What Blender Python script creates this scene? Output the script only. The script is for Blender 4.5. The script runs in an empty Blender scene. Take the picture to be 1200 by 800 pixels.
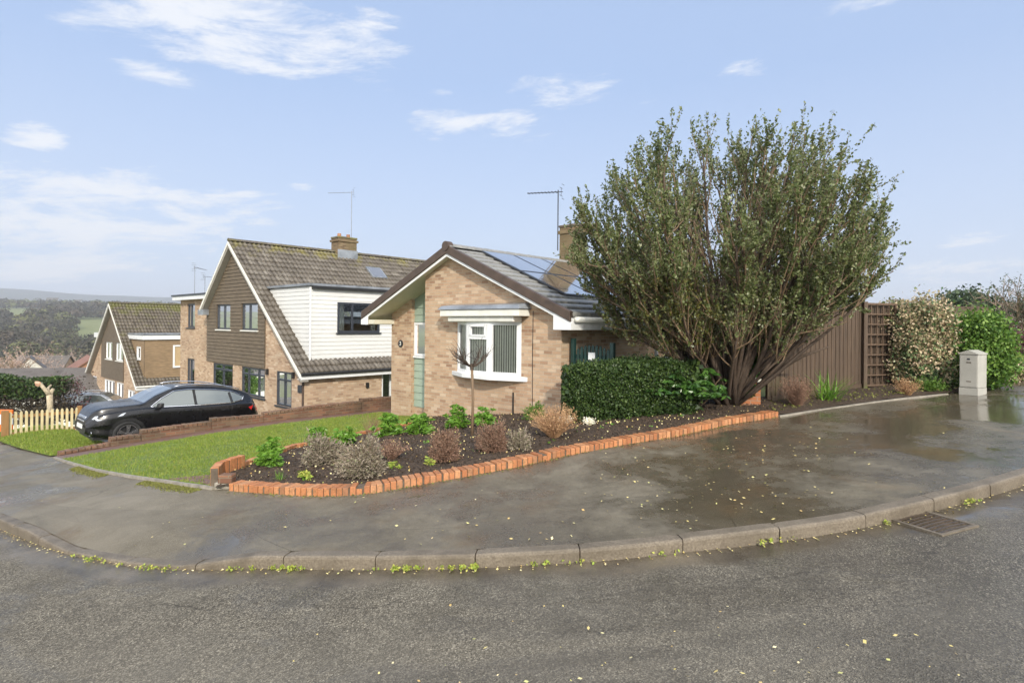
import bpy, math, random
import numpy as np
R=math.radians
random.seed(7); rng=np.random.default_rng(7)
SC=bpy.context.scene; COL=SC.collection
# ------------------------------------------------------------------ frames
CAMZ=1.9; FPX=680.0; TH=R(.5)
_d=np.array([.674,.738]); _d/=np.hypot(*_d); _n=np.array([_d[1],-_d[0]])
ROT=math.atan2(_n[1],_n[0])                       # street-plan frame: local x = _n, local y = _d
def W(n,u,z=0): return (n*_n[0]+u*_d[0], n*_n[1]+u*_d[1], z)
def nu(x,y): return (x*_n[0]+y*_n[1], x*_d[0]+y*_d[1])
def ray(px,py):
    dx=px-600; dy=py-380
    return (dx*math.cos(TH)+dy*math.sin(TH))/FPX, (-dx*math.sin(TH)+dy*math.cos(TH))/FPX
def on_u(px,py,u):
    a,b=ray(px,py); Y=u/(a*_d[0]+_d[1]); return nu(a*Y,Y)[0], CAMZ-b*Y
def on_n(px,py,n):
    a,b=ray(px,py); Y=n/(a*_n[0]+_n[1]); return nu(a*Y,Y)[1], CAMZ-b*Y
# survey levels of the site (x, y, z), joined by a thin-plate surface
CP=[]
def pl(x): return .08*x-.0023*x*x if x<0 else .078*x-.0012*x*x
for x,y in [(-14,3),(-14,8),(-10,2),(-10,6),(-10,9),(-6,0),(-6,4),(-6,7),(-3,-3),(-3,3),(-3,6.8),(0,-3),(0,2),(0,5),(0,7.6),(3,-3),(3,2),(3,5),(3,8.8),
            (6,-3),(6,2),(6,6),(6,10.2),(9,-2),(9,4),(9,8),(9,11),(12,0),(12,8),(12,13),(16,4),(16,16),(4.5,10.2),(-20,0),(-20,8)]: CP.append((x,y,pl(x)))
CP+=[(-10.15,12.7,-1.14),(-12.5,15,-1.42),(-15.2,17.5,-1.66),(-18,19.5,-1.95),(-14,18.8,-1.7),
     (-8,16.5,-1.02),(-6.5,18,-1.0),(-4.6,20,-1.08),(-3.6,17,-.82),(-2.3,15.1,-.62),(-.9,13.9,-.38),(1.03,12.2,-.05),(2.5,12.5,.15),(4.4,12,.4),
     (-4.1,8.2,-.28),(-4.2,10.5,-.5),(-3,12.7,-.5),(-7,11.5,-.75),(7.3,12.2,.56),(8.4,12.6,.62),(11,14,.75),(20,22,.9),(8,20,.3),(3,22,-.3),
     (-24,22,-3.0),(-22,26,-3.2),(-26,34,-3.9),(-16,30,-3.2),(-6,30,-2.2),(5,30,-.5),(22,32,.8),(-30,15,-3.0),(-30,5,-2.6)]
CP=np.array(CP,float)
def _phi(r2): return np.where(r2>0,r2*np.log(np.maximum(r2,1e-12)),0)
_k=len(CP); _r2=((CP[:,None,:2]-CP[None,:,:2])**2).sum(-1)
_A=np.zeros((_k+3,_k+3)); _A[:_k,:_k]=_phi(_r2)+np.eye(_k)*2.0; _A[:_k,_k]=1; _A[:_k,_k+1:]=CP[:,:2]; _A[_k,:_k]=1; _A[_k+1:,:_k]=CP[:,:2].T
_w=np.linalg.solve(_A,np.concatenate([CP[:,2],[0,0,0]]))
def Hn(x,y):
    x=np.asarray(x,float); y=np.asarray(y,float)
    P=np.stack([x.ravel(),y.ravel()],-1); out=np.empty(len(P))
    for i in range(0,len(P),20000):
        q=P[i:i+20000]; r2=((q[:,None]-CP[None,:,:2])**2).sum(-1)
        out[i:i+20000]=_phi(r2)@_w[:_k]+_w[_k]+q@_w[_k+1:]
    return out.reshape(x.shape)
def H(x,y): return float(Hn(np.array([x]),np.array([y]))[0])
def G(px,py,dz=0,h=None):
    a,b=ray(px,py); h=h or H; Y=3.0; st=.25
    while Y<80:
        if CAMZ-b*Y<h(a*Y,Y)+dz:
            lo,hi=Y-st,Y
            for _ in range(12):
                m=(lo+hi)/2
                if CAMZ-b*m<h(a*m,m)+dz: hi=m
                else: lo=m
            return (a*hi,hi,CAMZ-b*hi)
        Y+=st
    return (a*Y,Y,CAMZ-b*Y)
# ------------------------------------------------------------------ mesh helpers
ORG={}
def link(o,parent=None):
    COL.objects.link(o)
    if parent is not None: o.parent=parent
    return o
def tag(o,label=None,cat=None,group=None,kind=None):
    if label:o['label']=label
    if cat:o['category']=cat
    if group:o['group']=group
    if kind:o['kind']=kind
    return o
def thing(name,label,cat,loc,frame=False,group=None,rot=None):
    """loc given in the frame the parts are modelled in; frame=True -> street-plan frame"""
    o=bpy.data.objects.new(name,None); o.empty_display_size=.2; COL.objects.link(o)
    if frame: o.location=W(*loc); o.rotation_euler=(0,0,ROT)
    else: o.location=loc
    ORG[o.name]=tuple(loc); return tag(o,label,cat,group)
def uvbox(me):
    V=np.empty(len(me.vertices)*3,np.float32); me.vertices.foreach_get('co',V); V=V.reshape(-1,3)
    nl=len(me.loops); LV=np.empty(nl,np.int32); me.loops.foreach_get('vertex_index',LV)
    nf=len(me.polygons); N=np.empty(nf*3,np.float32); me.polygons.foreach_get('normal',N); N=np.abs(N.reshape(-1,3))
    lt=np.empty(nf,np.int32); me.polygons.foreach_get('loop_total',lt)
    fn=np.repeat(np.arange(nf),lt); ax=np.argmax(N-np.array([0,0,.12]),1)[fn]
    c=V[LV]; uv=np.where((ax==0)[:,None],c[:,[1,2]],np.where((ax==1)[:,None],c[:,[0,2]],c[:,[0,1]]))
    l=me.uv_layers.new(name='UVMap'); l.data.foreach_set('uv',uv.astype(np.float32).ravel())
def np_mesh(name,V,F,mat,parent=None,smooth=False,uv=None,org=None):
    V=np.asarray(V,np.float32).reshape(-1,3); F=np.asarray(F,np.int32); k=F.shape[1]
    if org is None: org=ORG.get(parent.name,(0,0,0)) if parent is not None else (0,0,0)
    V=V-np.array(org,np.float32)
    me=bpy.data.meshes.new(name); me.vertices.add(len(V)); me.vertices.foreach_set('co',V.ravel())
    me.loops.add(F.size); me.loops.foreach_set('vertex_index',F.ravel())
    me.polygons.add(len(F)); me.polygons.foreach_set('loop_start',np.arange(0,F.size,k,dtype=np.int32))
    me.polygons.foreach_set('loop_total',np.full(len(F),k,np.int32))
    if smooth: me.polygons.foreach_set('use_smooth',np.ones(len(F),bool))
    me.update(calc_edges=True)
    if uv is not None:
        l=me.uv_layers.new(name='UVMap'); l.data.foreach_set('uv',np.asarray(uv,np.float32)[F.ravel()].ravel())
    me.materials.append(mat); o=bpy.data.objects.new(name,me); link(o,parent)
    if parent is None: o.location=org
    ORG[o.name]=tuple(org); return o
class MB:
    def __init__(s): s.v=[]; s.f=[]
    def face(s,*p): i=len(s.v); s.v+=[tuple(q) for q in p]; s.f.append(tuple(range(i,i+len(p)))); return s
    def hexa(s,p):  # 8 points: bottom 4, top 4 (ccw)
        i=len(s.v); s.v+=[tuple(q) for q in p]
        s.f+=[(i+3,i+2,i+1,i),(i+4,i+5,i+6,i+7),(i,i+1,i+5,i+4),(i+1,i+2,i+6,i+5),(i+2,i+3,i+7,i+6),(i+3,i,i+4,i+7)]; return s
    def box(s,x0,x1,y0,y1,z0,z1): return s.hexa([(x0,y0,z0),(x1,y0,z0),(x1,y1,z0),(x0,y1,z0),(x0,y0,z1),(x1,y0,z1),(x1,y1,z1),(x0,y1,z1)])
    def prism(s,poly,f0,f1):  # poly list of 2d, f0/f1 map 2d->3d
        a=[f0(p) for p in poly]; b=[f1(p) for p in poly]; i=len(s.v); k=len(poly); s.v+=a+b
        s.f.append(tuple(range(i,i+k))); s.f.append(tuple(range(i+2*k-1,i+k-1,-1)))
        for j in range(k): m=(j+1)%k; s.f.append((i+j,i+k+j,i+k+m,i+m))
        return s
    def bar(s,p,q,w,h=None,up=(0,0,1)):
        p=np.array(p,float); q=np.array(q,float); t=q-p; t/=np.linalg.norm(t)+1e-9; up=np.array(up,float)
        if abs(t@up)>.95: up=np.array([1.,0,0])
        a=np.cross(t,up); a/=np.linalg.norm(a); b=np.cross(a,t); h=h or w; a=a*w/2; b=b*h/2
        return s.hexa([p-a-b,p+a-b,q+a-b,q-a-b,p-a+b,p+a+b,q+a+b,q-a+b])
    def tube(s,pts,rad,k=6,cap=True):
        pts=[np.array(p,float) for p in pts]
        if not hasattr(rad,'__len__'): rad=[rad]*len(pts)
        i0=len(s.v); ref=np.array([.13,.31,.94])
        for j,p in enumerate(pts):
            t=pts[min(j+1,len(pts)-1)]-pts[max(j-1,0)]; t=t/(np.linalg.norm(t)+1e-9)
            if abs(t@ref)>.97: ref=np.array([1.,0,0])
            a=np.cross(t,ref); a/=np.linalg.norm(a); b=np.cross(t,a)
            for m in range(k):
                g=2*math.pi*m/k; s.v.append(tuple(p+rad[j]*(math.cos(g)*a+math.sin(g)*b)))
        for j in range(len(pts)-1):
            for m in range(k):
                m2=(m+1)%k; A=i0+j*k; s.f.append((A+m,A+m2,A+k+m2,A+k+m))
        if cap:
            s.f.append(tuple(i0+m for m in range(k-1,-1,-1))); e=i0+(len(pts)-1)*k; s.f.append(tuple(e+m for m in range(k)))
        return s
    def build(s,name,mat,parent=None,smooth=False,bevel=0,org=None):
        if org is None: org=ORG.get(parent.name,(0,0,0)) if parent is not None else (0,0,0)
        me=bpy.data.meshes.new(name); me.from_pydata([(a-org[0],b-org[1],c-org[2]) for a,b,c in s.v],[],s.f); me.update()
        if smooth: me.polygons.foreach_set('use_smooth',[True]*len(me.polygons))
        uvbox(me); me.materials.append(mat)
        o=bpy.data.objects.new(name,me); link(o,parent); ORG[o.name]=tuple(org)
        if parent is None: o.location=org
        if bevel:
            b=o.modifiers.new('b','BEVEL'); b.width=bevel; b.segments=2; b.limit_method='ANGLE'; b.angle_limit=R(40)
        return o
# ------------------------------------------------------------------ material helpers
def srgb(h): 
    h=h.lstrip('#'); c=[int(h[i:i+2],16)/255 for i in (0,2,4)]
    return tuple((x/12.92 if x<.04045 else ((x+.055)/1.055)**2.4) for x in c)+(1,)
class NT:
    def __init__(s,name):
        s.m=bpy.data.materials.new(name); s.m.use_nodes=True; s.t=s.m.node_tree; s.b=s.t.nodes['Principled BSDF']; s.o=s.t.nodes['Material Output']
    def n(s,typ,inp=None,**kw):
        x=s.t.nodes.new(typ)
        for k,v in kw.items(): setattr(x,k,v)
        for k,v in (inp or {}).items(): s.i(x,k,v)
        return x
    def i(s,x,k,v):
        if isinstance(v,bpy.types.NodeSocket): s.t.links.new(v,x.inputs[k])
        elif isinstance(v,bpy.types.Node): s.t.links.new(v.outputs[0],x.inputs[k])
        else:
            if isinstance(v,(tuple,list)) and len(v)==3 and x.inputs[k].type=='RGBA': v=tuple(v)+(1,)
            x.inputs[k].default_value=v
    def co(s,kind='Object'): return s.n('ShaderNodeTexCoord').outputs[kind]
    def noise(s,scale,detail=4,rough=.6,vec=None,col=False,dist=0):
        x=s.n('ShaderNodeTexNoise',{'Scale':scale,'Detail':detail,'Roughness':rough,'Distortion':dist}); s.i(x,'Vector',vec or s.co()); return x.outputs[1 if col else 0]
    def ramp(s,fac,stops,interp='LINEAR'):
        x=s.n('ShaderNodeValToRGB'); s.i(x,'Fac',fac); e=x.color_ramp.elements; x.color_ramp.interpolation=interp
        while len(e)<len(stops): e.new(.5)
        for k,(p,c) in zip(e,stops):
            k.position=p; k.color=c if len(c)==4 else tuple(c)+(1,)
        return x.outputs[0]
    def mix(s,f,a,b,mode='MIX'):
        x=s.n('ShaderNodeMix',data_type='RGBA',blend_type=mode); s.i(x,0,f); s.i(x,6,a if not isinstance(a,tuple) else a[:3]+(1,)); s.i(x,7,b if not isinstance(b,tuple) else b[:3]+(1,)); return x.outputs[2]
    def math(s,op,a,b=0,c=None,clamp=False):
        x=s.n('ShaderNodeMath',operation=op,use_clamp=clamp); s.i(x,0,a); s.i(x,1,b)
        if c is not None: s.i(x,2,c)
        return x.outputs[0]
    def map(s,v,a,b,c,d): 
        x=s.n('ShaderNodeMapRange',{'From Min':a,'From Max':b,'To Min':c,'To Max':d}); s.i(x,0,v); return x.outputs[0]
    def bump(s,h,dist=.01,st=1.0,norm=None):
        x=s.n('ShaderNodeBump',{'Strength':st,'Distance':dist}); s.i(x,'Height',h)
        if norm is not None: s.i(x,'Normal',norm)
        s.i(s.b,'Normal',x.outputs[0]); return x.outputs[0]
    def set(s,**k):
        for a,v in k.items(): s.i(s.b,a.replace('_',' '),v)
        return s
def scalevec(t,v,sx,sy,sz):
    x=t.n('ShaderNodeMapping'); t.i(x,'Vector',v); x.inputs['Scale'].default_value=(sx,sy,sz); return x.outputs[0]
def plain(name,c,rough=.5,metal=0,var=.12,sc=6,coat=0,bump=0):
    t=NT(name); f=t.noise(sc,5)
    lo=tuple(x*(1-var) for x in c[:3]); hi=tuple(min(1,x*(1+var)) for x in c[:3])
    t.set(Base_Color=t.ramp(f,[(.3,lo),(.7,hi)]),Roughness=t.map(t.noise(sc*2.3,4),.3,.7,rough*.85,min(1,rough*1.15)),Metallic=metal,Coat_Weight=coat)
    if bump: t.bump(t.noise(sc*12,5),bump)
    return t.m
def brick(name,cols,mortar,dark=None,bw=.225,bh=.075,stain=.35,rough=.85,mor=.011,off=.5):
    t=NT(name); uv=t.co('UV')
    b=t.n('ShaderNodeTexBrick',{'Scale':1.0,'Mortar Size':mor/2,'Mortar Smooth':.15,'Bias':0.0,'Brick Width':bw,'Row Height':bh,'Color1':(0,0,0,1),'Color2':(1,1,1,1),'Mortar':(.5,.5,.5,1)},offset=off)
    t.i(b,'Vector',uv)
    k=len(cols); c=t.ramp(b.outputs['Color'],[(i/(k-1),x) for i,x in enumerate(cols)])
    c=t.mix(t.math('MULTIPLY',t.noise(35,5,vec=uv),.5),c,(cols[0][0]*.6,cols[0][1]*.6,cols[0][2]*.6))
    c=t.mix(b.outputs['Fac'],c,mortar)
    big=t.map(t.noise(.9,5,vec=t.co()),.45,.75,0,stain)
    c=t.mix(big,c,dark or (.10,.07,.045))
    t.set(Base_Color=c,Roughness=rough)
    h=t.math('ADD',t.math('MULTIPLY',b.outputs['Fac'],-1),t.math('MULTIPLY',t.noise(60,4,vec=uv),.35))
    t.bump(h,.008,.8); return t.m
def leafmat(name,cols,rough=.5,trans=.25,spec=.4):
    t=NT(name); g=t.n('ShaderNodeNewGeometry'); k=len(cols)
    c=t.ramp(g.outputs['Random Per Island'],[((i+.0)/(k-1),x) for i,x in enumerate(cols)])
    c=t.mix(t.map(t.noise(1.7,3),.35,.65,0,.35),c,cols[0])
    t.set(Base_Color=c,Roughness=rough); t.i(t.b,'Specular IOR Level',spec)
    if trans:
        tr=t.n('ShaderNodeBsdfTranslucent',{'Color':c}); mx=t.n('ShaderNodeMixShader',{0:trans}); t.i(mx,1,t.b.outputs[0]); t.i(mx,2,tr.outputs[0]); t.i(t.o,'Surface',mx.outputs[0])
    return t.m
BUFF=[(.32,.19,.115),(.50,.33,.205),(.61,.44,.29),(.52,.345,.215),(.68,.53,.37),(.41,.255,.155),(.57,.41,.26)]
M={}
M['brick']=brick('buff_brick',BUFF,(.46,.39,.29),stain=.35,dark=(.20,.14,.085))
M['brick_b']=brick('buff_brick_neighbour',[tuple(x*.95 for x in c) for c in BUFF[::-1]],(.42,.36,.28),stain=.35)
M['brick_red']=brick('old_red_brick',[(.12,.06,.035),(.20,.09,.05),(.16,.10,.06),(.27,.13,.07),(.22,.15,.09)],(.20,.16,.11),dark=(.05,.045,.025),stain=.7)
M['brick_ch']=brick('weathered_chimney_brick',[(.13,.085,.045),(.22,.15,.08),(.17,.11,.06),(.28,.20,.11)],(.20,.17,.11),dark=(.12,.11,.04),stain=.75)
M['brick_far']=brick('orange_brick',[(.36,.16,.08),(.45,.20,.10),(.30,.13,.07)],(.4,.3,.2),stain=.3)
def m_edging():
    t=NT('orange_edging_brick'); g=t.n('ShaderNodeNewGeometry')
    c=t.ramp(g.outputs['Random Per Island'],[(0,(.34,.125,.048)),(.3,(.47,.19,.075)),(.55,(.40,.155,.06)),(.8,(.52,.25,.115)),(1,(.28,.125,.06))])
    c=t.mix(t.map(t.noise(9,6),.45,.72,0,.65),c,(.16,.085,.04)); c=t.mix(t.map(t.noise(30,4),.55,.7,0,.6),c,(.10,.10,.035))
    t.set(Base_Color=c,Roughness=.62); t.bump(t.noise(70,4),.004); return t.m
M['edging']=m_edging()
M['mortar']=plain('mortar',(.11,.085,.06),.9,var=.3,sc=12,bump=.004)
M['white']=plain('white_upvc',(.72,.73,.72),.3,var=.05)
M['offwhite']=plain('weathered_white_paint',(.72,.71,.64),.5,var=.12,sc=3)
M['soffit']=plain('soffit_cream',(.60,.57,.45),.6,var=.06)
M['anth']=plain('anthracite_frame',(.035,.04,.05),.35,var=.1)
M['black']=plain('black_plastic',(.015,.015,.015),.45)
M['soffit_g']=plain('grey_soffit',(.30,.28,.24),.6,var=.1)
M['brownv']=plain('brown_verge',(.072,.048,.034),.5,var=.25,sc=4)
M['lead']=plain('lead_sheet',(.24,.26,.28),.35,metal=.3,var=.35,sc=2)
M['green_panel']=plain('sage_green_board',(.29,.36,.28),.55,var=.08,sc=3)
M['dgreen']=plain('dark_green_paint',(.008,.035,.03),.4,var=.2)
M['metal']=plain('galvanised',(.35,.36,.38),.35,metal=.8)
M['concrete']=plain('concrete',(.27,.245,.20),.8,var=.3,sc=9,bump=.004)
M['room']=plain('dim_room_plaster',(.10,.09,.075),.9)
M['curtain']=plain('net_curtain',(.75,.74,.68),.9,var=.06,sc=10)
M['blind']=plain('blind_fabric',(.80,.78,.70),.8,var=.06,sc=10)
M['cab']=plain('cabinet_grey_paint',(.40,.39,.345),.45,var=.1,sc=3)
M['tan']=plain('tan_blind',(.45,.33,.18),.8,var=.1)
def m_clad(name,c,stain,var=.25,rough=.7):
    t=NT(name); v=scalevec(t,t.co(),1.2,1.2,9); f=t.noise(2.2,6,vec=v)
    cc=t.ramp(f,[(.25,tuple(x*(1-var) for x in c)),(.75,tuple(x*(1+var) for x in c))])
    cc=t.mix(t.map(t.noise(.8,5,vec=t.co()),.5,.8,0,stain),cc,tuple(x*.45 for x in c))
    t.set(Base_Color=cc,Roughness=rough); t.bump(f,.004); return t.m
M['clad_brown']=m_clad('brown_boarding',(.125,.095,.060),.4,.35)
M['clad_tan']=m_clad('tan_hung_tile',(.24,.165,.09),.6,.35)
M['clad_white']=m_clad('cream_boarding',(.63,.63,.60),.22,.07,.45)
def m_tile(name,cols,moss,mossz=None,rough=.7,tw=.2,th=.345,mossc=(.17,.15,.03)):
    t=NT(name); uv=t.co('UV')
    b=t.n('ShaderNodeTexBrick',{'Scale':1.0,'Mortar Size':0.0,'Bias':0.0,'Brick Width':tw,'Row Height':th,'Color1':(0,0,0,1),'Color2':(1,1,1,1)},offset=0.0); t.i(b,'Vector',uv)
    k=len(cols); c=t.ramp(b.outputs['Color'],[(i/(k-1),x) for i,x in enumerate(cols)])
    c=t.mix(t.map(t.noise(14,6,vec=uv),.4,.7,0,.6),c,tuple(x*.45 for x in cols[0]))
    c=t.mix(t.map(t.noise(22,5,vec=uv),.6,.75,0,.6),c,(.34,.33,.28))
    mf=t.noise(1.6,6,vec=uv)
    if mossz is not None:
        sx=t.n('ShaderNodeSeparateXYZ'); t.i(sx,0,uv); mf=t.math('ADD',mf,t.map(sx.outputs[1],mossz-1.6,mossz,0,.22))
    c=t.mix(t.map(mf,.66-moss,.86-moss,0,.9),c,mossc)
    t.set(Base_Color=c,Roughness=t.map(t.noise(5,4,vec=uv),.3,.7,rough*.7,rough)); t.bump(t.noise(50,4,vec=uv),.006); return t.m
M['tile']=m_tile('brown_concrete_tile',[(.075,.062,.046),(.14,.12,.094),(.10,.085,.066),(.20,.178,.145)],.01,8.2)
M['tile2']=m_tile('mossy_brown_tile',[(.065,.052,.035),(.115,.095,.067),(.09,.073,.052),(.15,.125,.09)],.12,8.2,mossc=(.10,.10,.02))
M['tile_grey']=m_tile('grey_flat_tile',[(.22,.22,.21),(.30,.30,.28),(.25,.245,.23),(.34,.335,.31)],-.02,None,.42,tw=.33,th=.32)
M['tile_far']=m_tile('far_grey_tile',[(.095,.082,.068),(.14,.122,.105),(.115,.10,.085)],.0,None,.7,tw=.5,th=.35)
M['tile_red']=m_tile('far_red_tile',[(.30,.13,.07),(.22,.10,.06),(.26,.12,.07)],.0,None,.7)
def m_glass():
    t=NT('window_glass'); fr=t.n('ShaderNodeFresnel',{'IOR':1.5}); f=t.math('ADD',t.math('MULTIPLY',fr.outputs[0],1.1),.05,clamp=True)
    tr=t.n('ShaderNodeBsdfTransparent',{'Color':(.84,.87,.86,1)}); gl=t.n('ShaderNodeBsdfGlossy',{'Roughness':.02,'Color':(.95,.97,1,1)})
    mx=t.n('ShaderNodeMixShader'); t.i(mx,0,f); t.i(mx,1,tr.outputs[0]); t.i(mx,2,gl.outputs[0]); t.i(t.o,'Surface',mx.outputs[0]); return t.m
M['glass']=m_glass()
def m_solar():
    t=NT('solar_glass'); t.set(Base_Color=(.50,.46,.41,1),Roughness=.12); t.i(t.b,'Specular IOR Level',1.0); t.set(Coat_Weight=1.0,Coat_Roughness=.03,Metallic=.85); return t.m
M['solar']=m_solar()
def m_road():
    t=NT('wet_chipped_asphalt'); co=t.co(); uv=t.co('UV')
    vo=t.n('ShaderNodeTexVoronoi',{'Scale':120.0}); t.i(vo,'Vector',co)
    st=t.ramp(vo.outputs['Color'],[(0,(0.032,0.026,0.018)),(.3,(0.083,0.071,0.051)),(.58,(0.160,0.140,0.103)),(.82,(0.288,0.255,0.190)),(1,(0.533,0.483,0.366))])
    sx=t.n('ShaderNodeSeparateXYZ'); t.i(sx,0,uv); wv=t.math('ADD',sx.outputs[1],t.map(t.noise(.5,3,vec=uv),.3,.7,-.25,.25))
    big=t.noise(.35,6,.62,vec=co); med=t.noise(3.0,6,.65,vec=co)
    band=t.math('ADD',t.map(t.math('ABSOLUTE',t.math('SUBTRACT',wv,1.55)),0,.55,1,0),t.map(t.math('ABSOLUTE',t.math('SUBTRACT',wv,3.2)),0,.6,1,0),clamp=True)
    c=t.mix(t.map(big,.40,.62,0,.5),st,t.mix(.6,st,(.20,.182,.142)))
    c=t.mix(t.map(med,.46,.74,0,.55),c,(.060,.052,.038))
    c=t.mix(t.math('MULTIPLY',band,t.map(med,.35,.65,.15,.6)),c,t.mix(.55,st,(.22,.20,.16)))
    # smooth, silty channel by the kerb and irregular old overlay edge
    ch=t.map(t.math('ADD',sx.outputs[1],t.map(t.noise(1.6,5,vec=uv),.3,.7,-.10,.14)),.24,.42,1,0)
    c=t.mix(t.math('MULTIPLY',ch,.85),c,t.ramp(t.noise(2.5,6,vec=uv),[(.35,(.055,.043,.028)),(.55,(.12,.098,.066)),(.7,(.17,.135,.09))]))
    ed=t.map(t.math('ABSOLUTE',t.math('SUBTRACT',t.math('ADD',sx.outputs[1],t.map(t.noise(.9,5,vec=uv),.3,.7,-.2,.2)),.62)),0,.018,.7,0); ed=t.math('MULTIPLY',ed,t.map(t.noise(.6,3,vec=co),.45,.6,0,1)); c=t.mix(ed,c,(.025,.02,.014))
    px_=t.n('ShaderNodeSeparateXYZ'); t.i(px_,0,co); wet=t.map(t.math('ADD',t.noise(.42,6,.65,vec=scalevec(t,co,1,1.6,1),dist=.8),t.map(px_.outputs[0],-2,5,-.10,.17)),.43,.56,0,1)
    c=t.mix(t.math('MULTIPLY',wet,.5),c,t.mix(.62,c,(.022,.017,.010)))
    pud=t.math('MULTIPLY',t.map(t.noise(.7,4,.5,vec=scalevec(t,co,1,2.2,1),dist=.5),.52,.58,0,1),t.map(px_.outputs[0],.5,4,0,1))
    wet2=t.math('MAXIMUM',wet,t.math('MULTIPLY',ch,.8))
    rg=t.math('SUBTRACT',t.map(wet2,0,1,.74,.26),t.math('MULTIPLY',pud,.14))
    t.set(Base_Color=c,Roughness=rg); t.i(t.b,'Specular IOR Level',t.map(wet2,0,1,.3,.6))
    hh=t.math('ADD',t.math('ADD',vo.outputs['Distance'],t.math('MULTIPLY',t.noise(210,3,vec=co),.5)),t.math('MULTIPLY',med,.8))
    x=t.n('ShaderNodeBump',{'Distance':.006}); t.i(x,'Height',hh); t.i(x,'Strength',t.math('MULTIPLY',t.math('SUBTRACT',t.map(ch,0,1,.9,.3),t.math('MULTIPLY',pud,.35)),1.0)); t.i(t.b,'Normal',x.outputs[0]); return t.m
M['road']=m_road()
def m_foot():
    t=NT('wet_footway_asphalt'); co=t.co(); uv=t.co('UV')
    fine=t.noise(150,4,.7,vec=co); med=t.noise(5,6,.65,vec=co); big=t.noise(.55,5,.6,vec=co,dist=.4)
    c=t.ramp(fine,[(.3,(0.061,0.051,0.033)),(.5,(0.153,0.132,0.092)),(.68,(0.346,0.304,0.222))])
    c=t.mix(t.map(med,.45,.7,0,.5),c,(.085,.07,.046)); c=t.mix(t.map(big,.35,.55,.6,0),c,(.26,.228,.172))
    wu=t.n('ShaderNodeVectorMath',operation='ADD'); t.i(wu,0,uv); t.i(wu,1,t.n('ShaderNodeVectorMath',{0:t.noise(1.1,5,vec=uv,col=True),1:(.16,.16,0)},operation='MULTIPLY').outputs[0])
    b=t.n('ShaderNodeTexBrick',{'Scale':1.0,'Mortar Size':.006,'Mortar Smooth':.3,'Bias':0.0,'Brick Width':3.9,'Row Height':1.12,'Color1':(0,0,0,1),'Color2':(1,1,1,1),'Mortar':(.5,.5,.5,1)},offset=.37); t.i(b,'Vector',wu.outputs[0])
    c=t.mix(t.map(b.outputs['Color'],.2,.8,0,.30),c,(.10,.088,.064)); c=t.mix(t.math('MULTIPLY',b.outputs['Fac'],t.map(t.noise(.7,3,vec=co),.42,.58,0,.8)),c,(.02,.016,.011))
    cv=t.n('ShaderNodeTexVoronoi',{'Scale':.42},feature='DISTANCE_TO_EDGE'); t.i(cv,'Vector',t.mix(.15,co,t.noise(2,6,vec=co,col=True)))
    crack=t.math('MULTIPLY',t.map(cv.outputs['Distance'],0,.004,.5,0),t.map(t.noise(.8,3,vec=co),.5,.6,0,1))
    c=t.mix(crack,c,(.015,.012,.009))
    px_=t.n('ShaderNodeSeparateXYZ'); t.i(px_,0,co); wn_=t.math('ADD',t.noise(.6,7,.66,vec=scalevec(t,co,1.1,1,1),dist=.25),t.map(px_.outputs[0],-3,4,-.07,.06)); wn_=t.math('ADD',wn_,t.map(t.noise(11,4,.7,vec=co),.3,.7,-.035,.035)); wet=t.map(wn_,.41,.56,0,1); pud=t.map(wn_,.575,.60,0,1)
    c=t.mix(t.math('MULTIPLY',wet,.62),c,(.040,.031,.019))
    c=t.mix(t.math('MULTIPLY',t.map(t.noise(1.3,6,vec=co),.55,.72,0,.5),1.0),c,(.12,.075,.035))
    t.set(Base_Color=c,Roughness=t.math('SUBTRACT',t.map(wet,0,1,.66,.20),t.math('MULTIPLY',pud,.16))); t.i(t.b,'Specular IOR Level',t.map(wet,0,1,.32,.55))
    x=t.n('ShaderNodeBump',{'Distance':.005}); t.i(x,'Height',t.math('ADD',fine,t.math('MULTIPLY',med,2.0))); t.i(x,'Strength',t.math('SUBTRACT',t.map(wet,0,1,.9,.5),t.math('MULTIPLY',pud,.42))); t.i(t.b,'Normal',x.outputs[0]); return t.m
M['foot']=m_foot()
def m_kerb():
    t=NT('worn_kerb_concrete'); co=t.co(); c=t.ramp(t.noise(60,4,vec=co),[(.3,(.11,.088,.062)),(.7,(.22,.185,.135))])
    c=t.mix(t.map(t.noise(4,6,vec=co),.42,.7,0,.8),c,(.085,.068,.045)); t.set(Base_Color=c,Roughness=.6); t.bump(t.noise(90,4,vec=co),.003); return t.m
M['kerb']=m_kerb()
def m_soil():
    t=NT('damp_soil'); co=t.co(); c=t.ramp(t.noise(22,8,.7,vec=co),[(.3,(0.026,0.017,0.010)),(.5,(0.067,0.044,0.027)),(.68,(0.136,0.090,0.056)),(.8,(0.272,0.195,0.126))])
    t.set(Base_Color=c,Roughness=.85); t.bump(t.noise(28,8,.7,vec=co),.05); return t.m
M['soil']=m_soil()
def m_lawn():
    t=NT('lawn_base'); co=t.co(); c=t.ramp(t.noise(7,6,vec=co),[(.3,(.10,.14,.025)),(.5,(.15,.22,.03)),(.65,(.20,.25,.05)),(.8,(.15,.12,.05))]); t.set(Base_Color=c,Roughness=.9); t.bump(t.noise(90,4,vec=co),.03); return t.m
M['lawn']=m_lawn()
M['blade']=leafmat('grass_blades',[(0.140,0.202,0.023),(0.216,0.317,0.040),(0.302,0.370,0.057),(0.346,0.317,0.092)],.5,.35)
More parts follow.
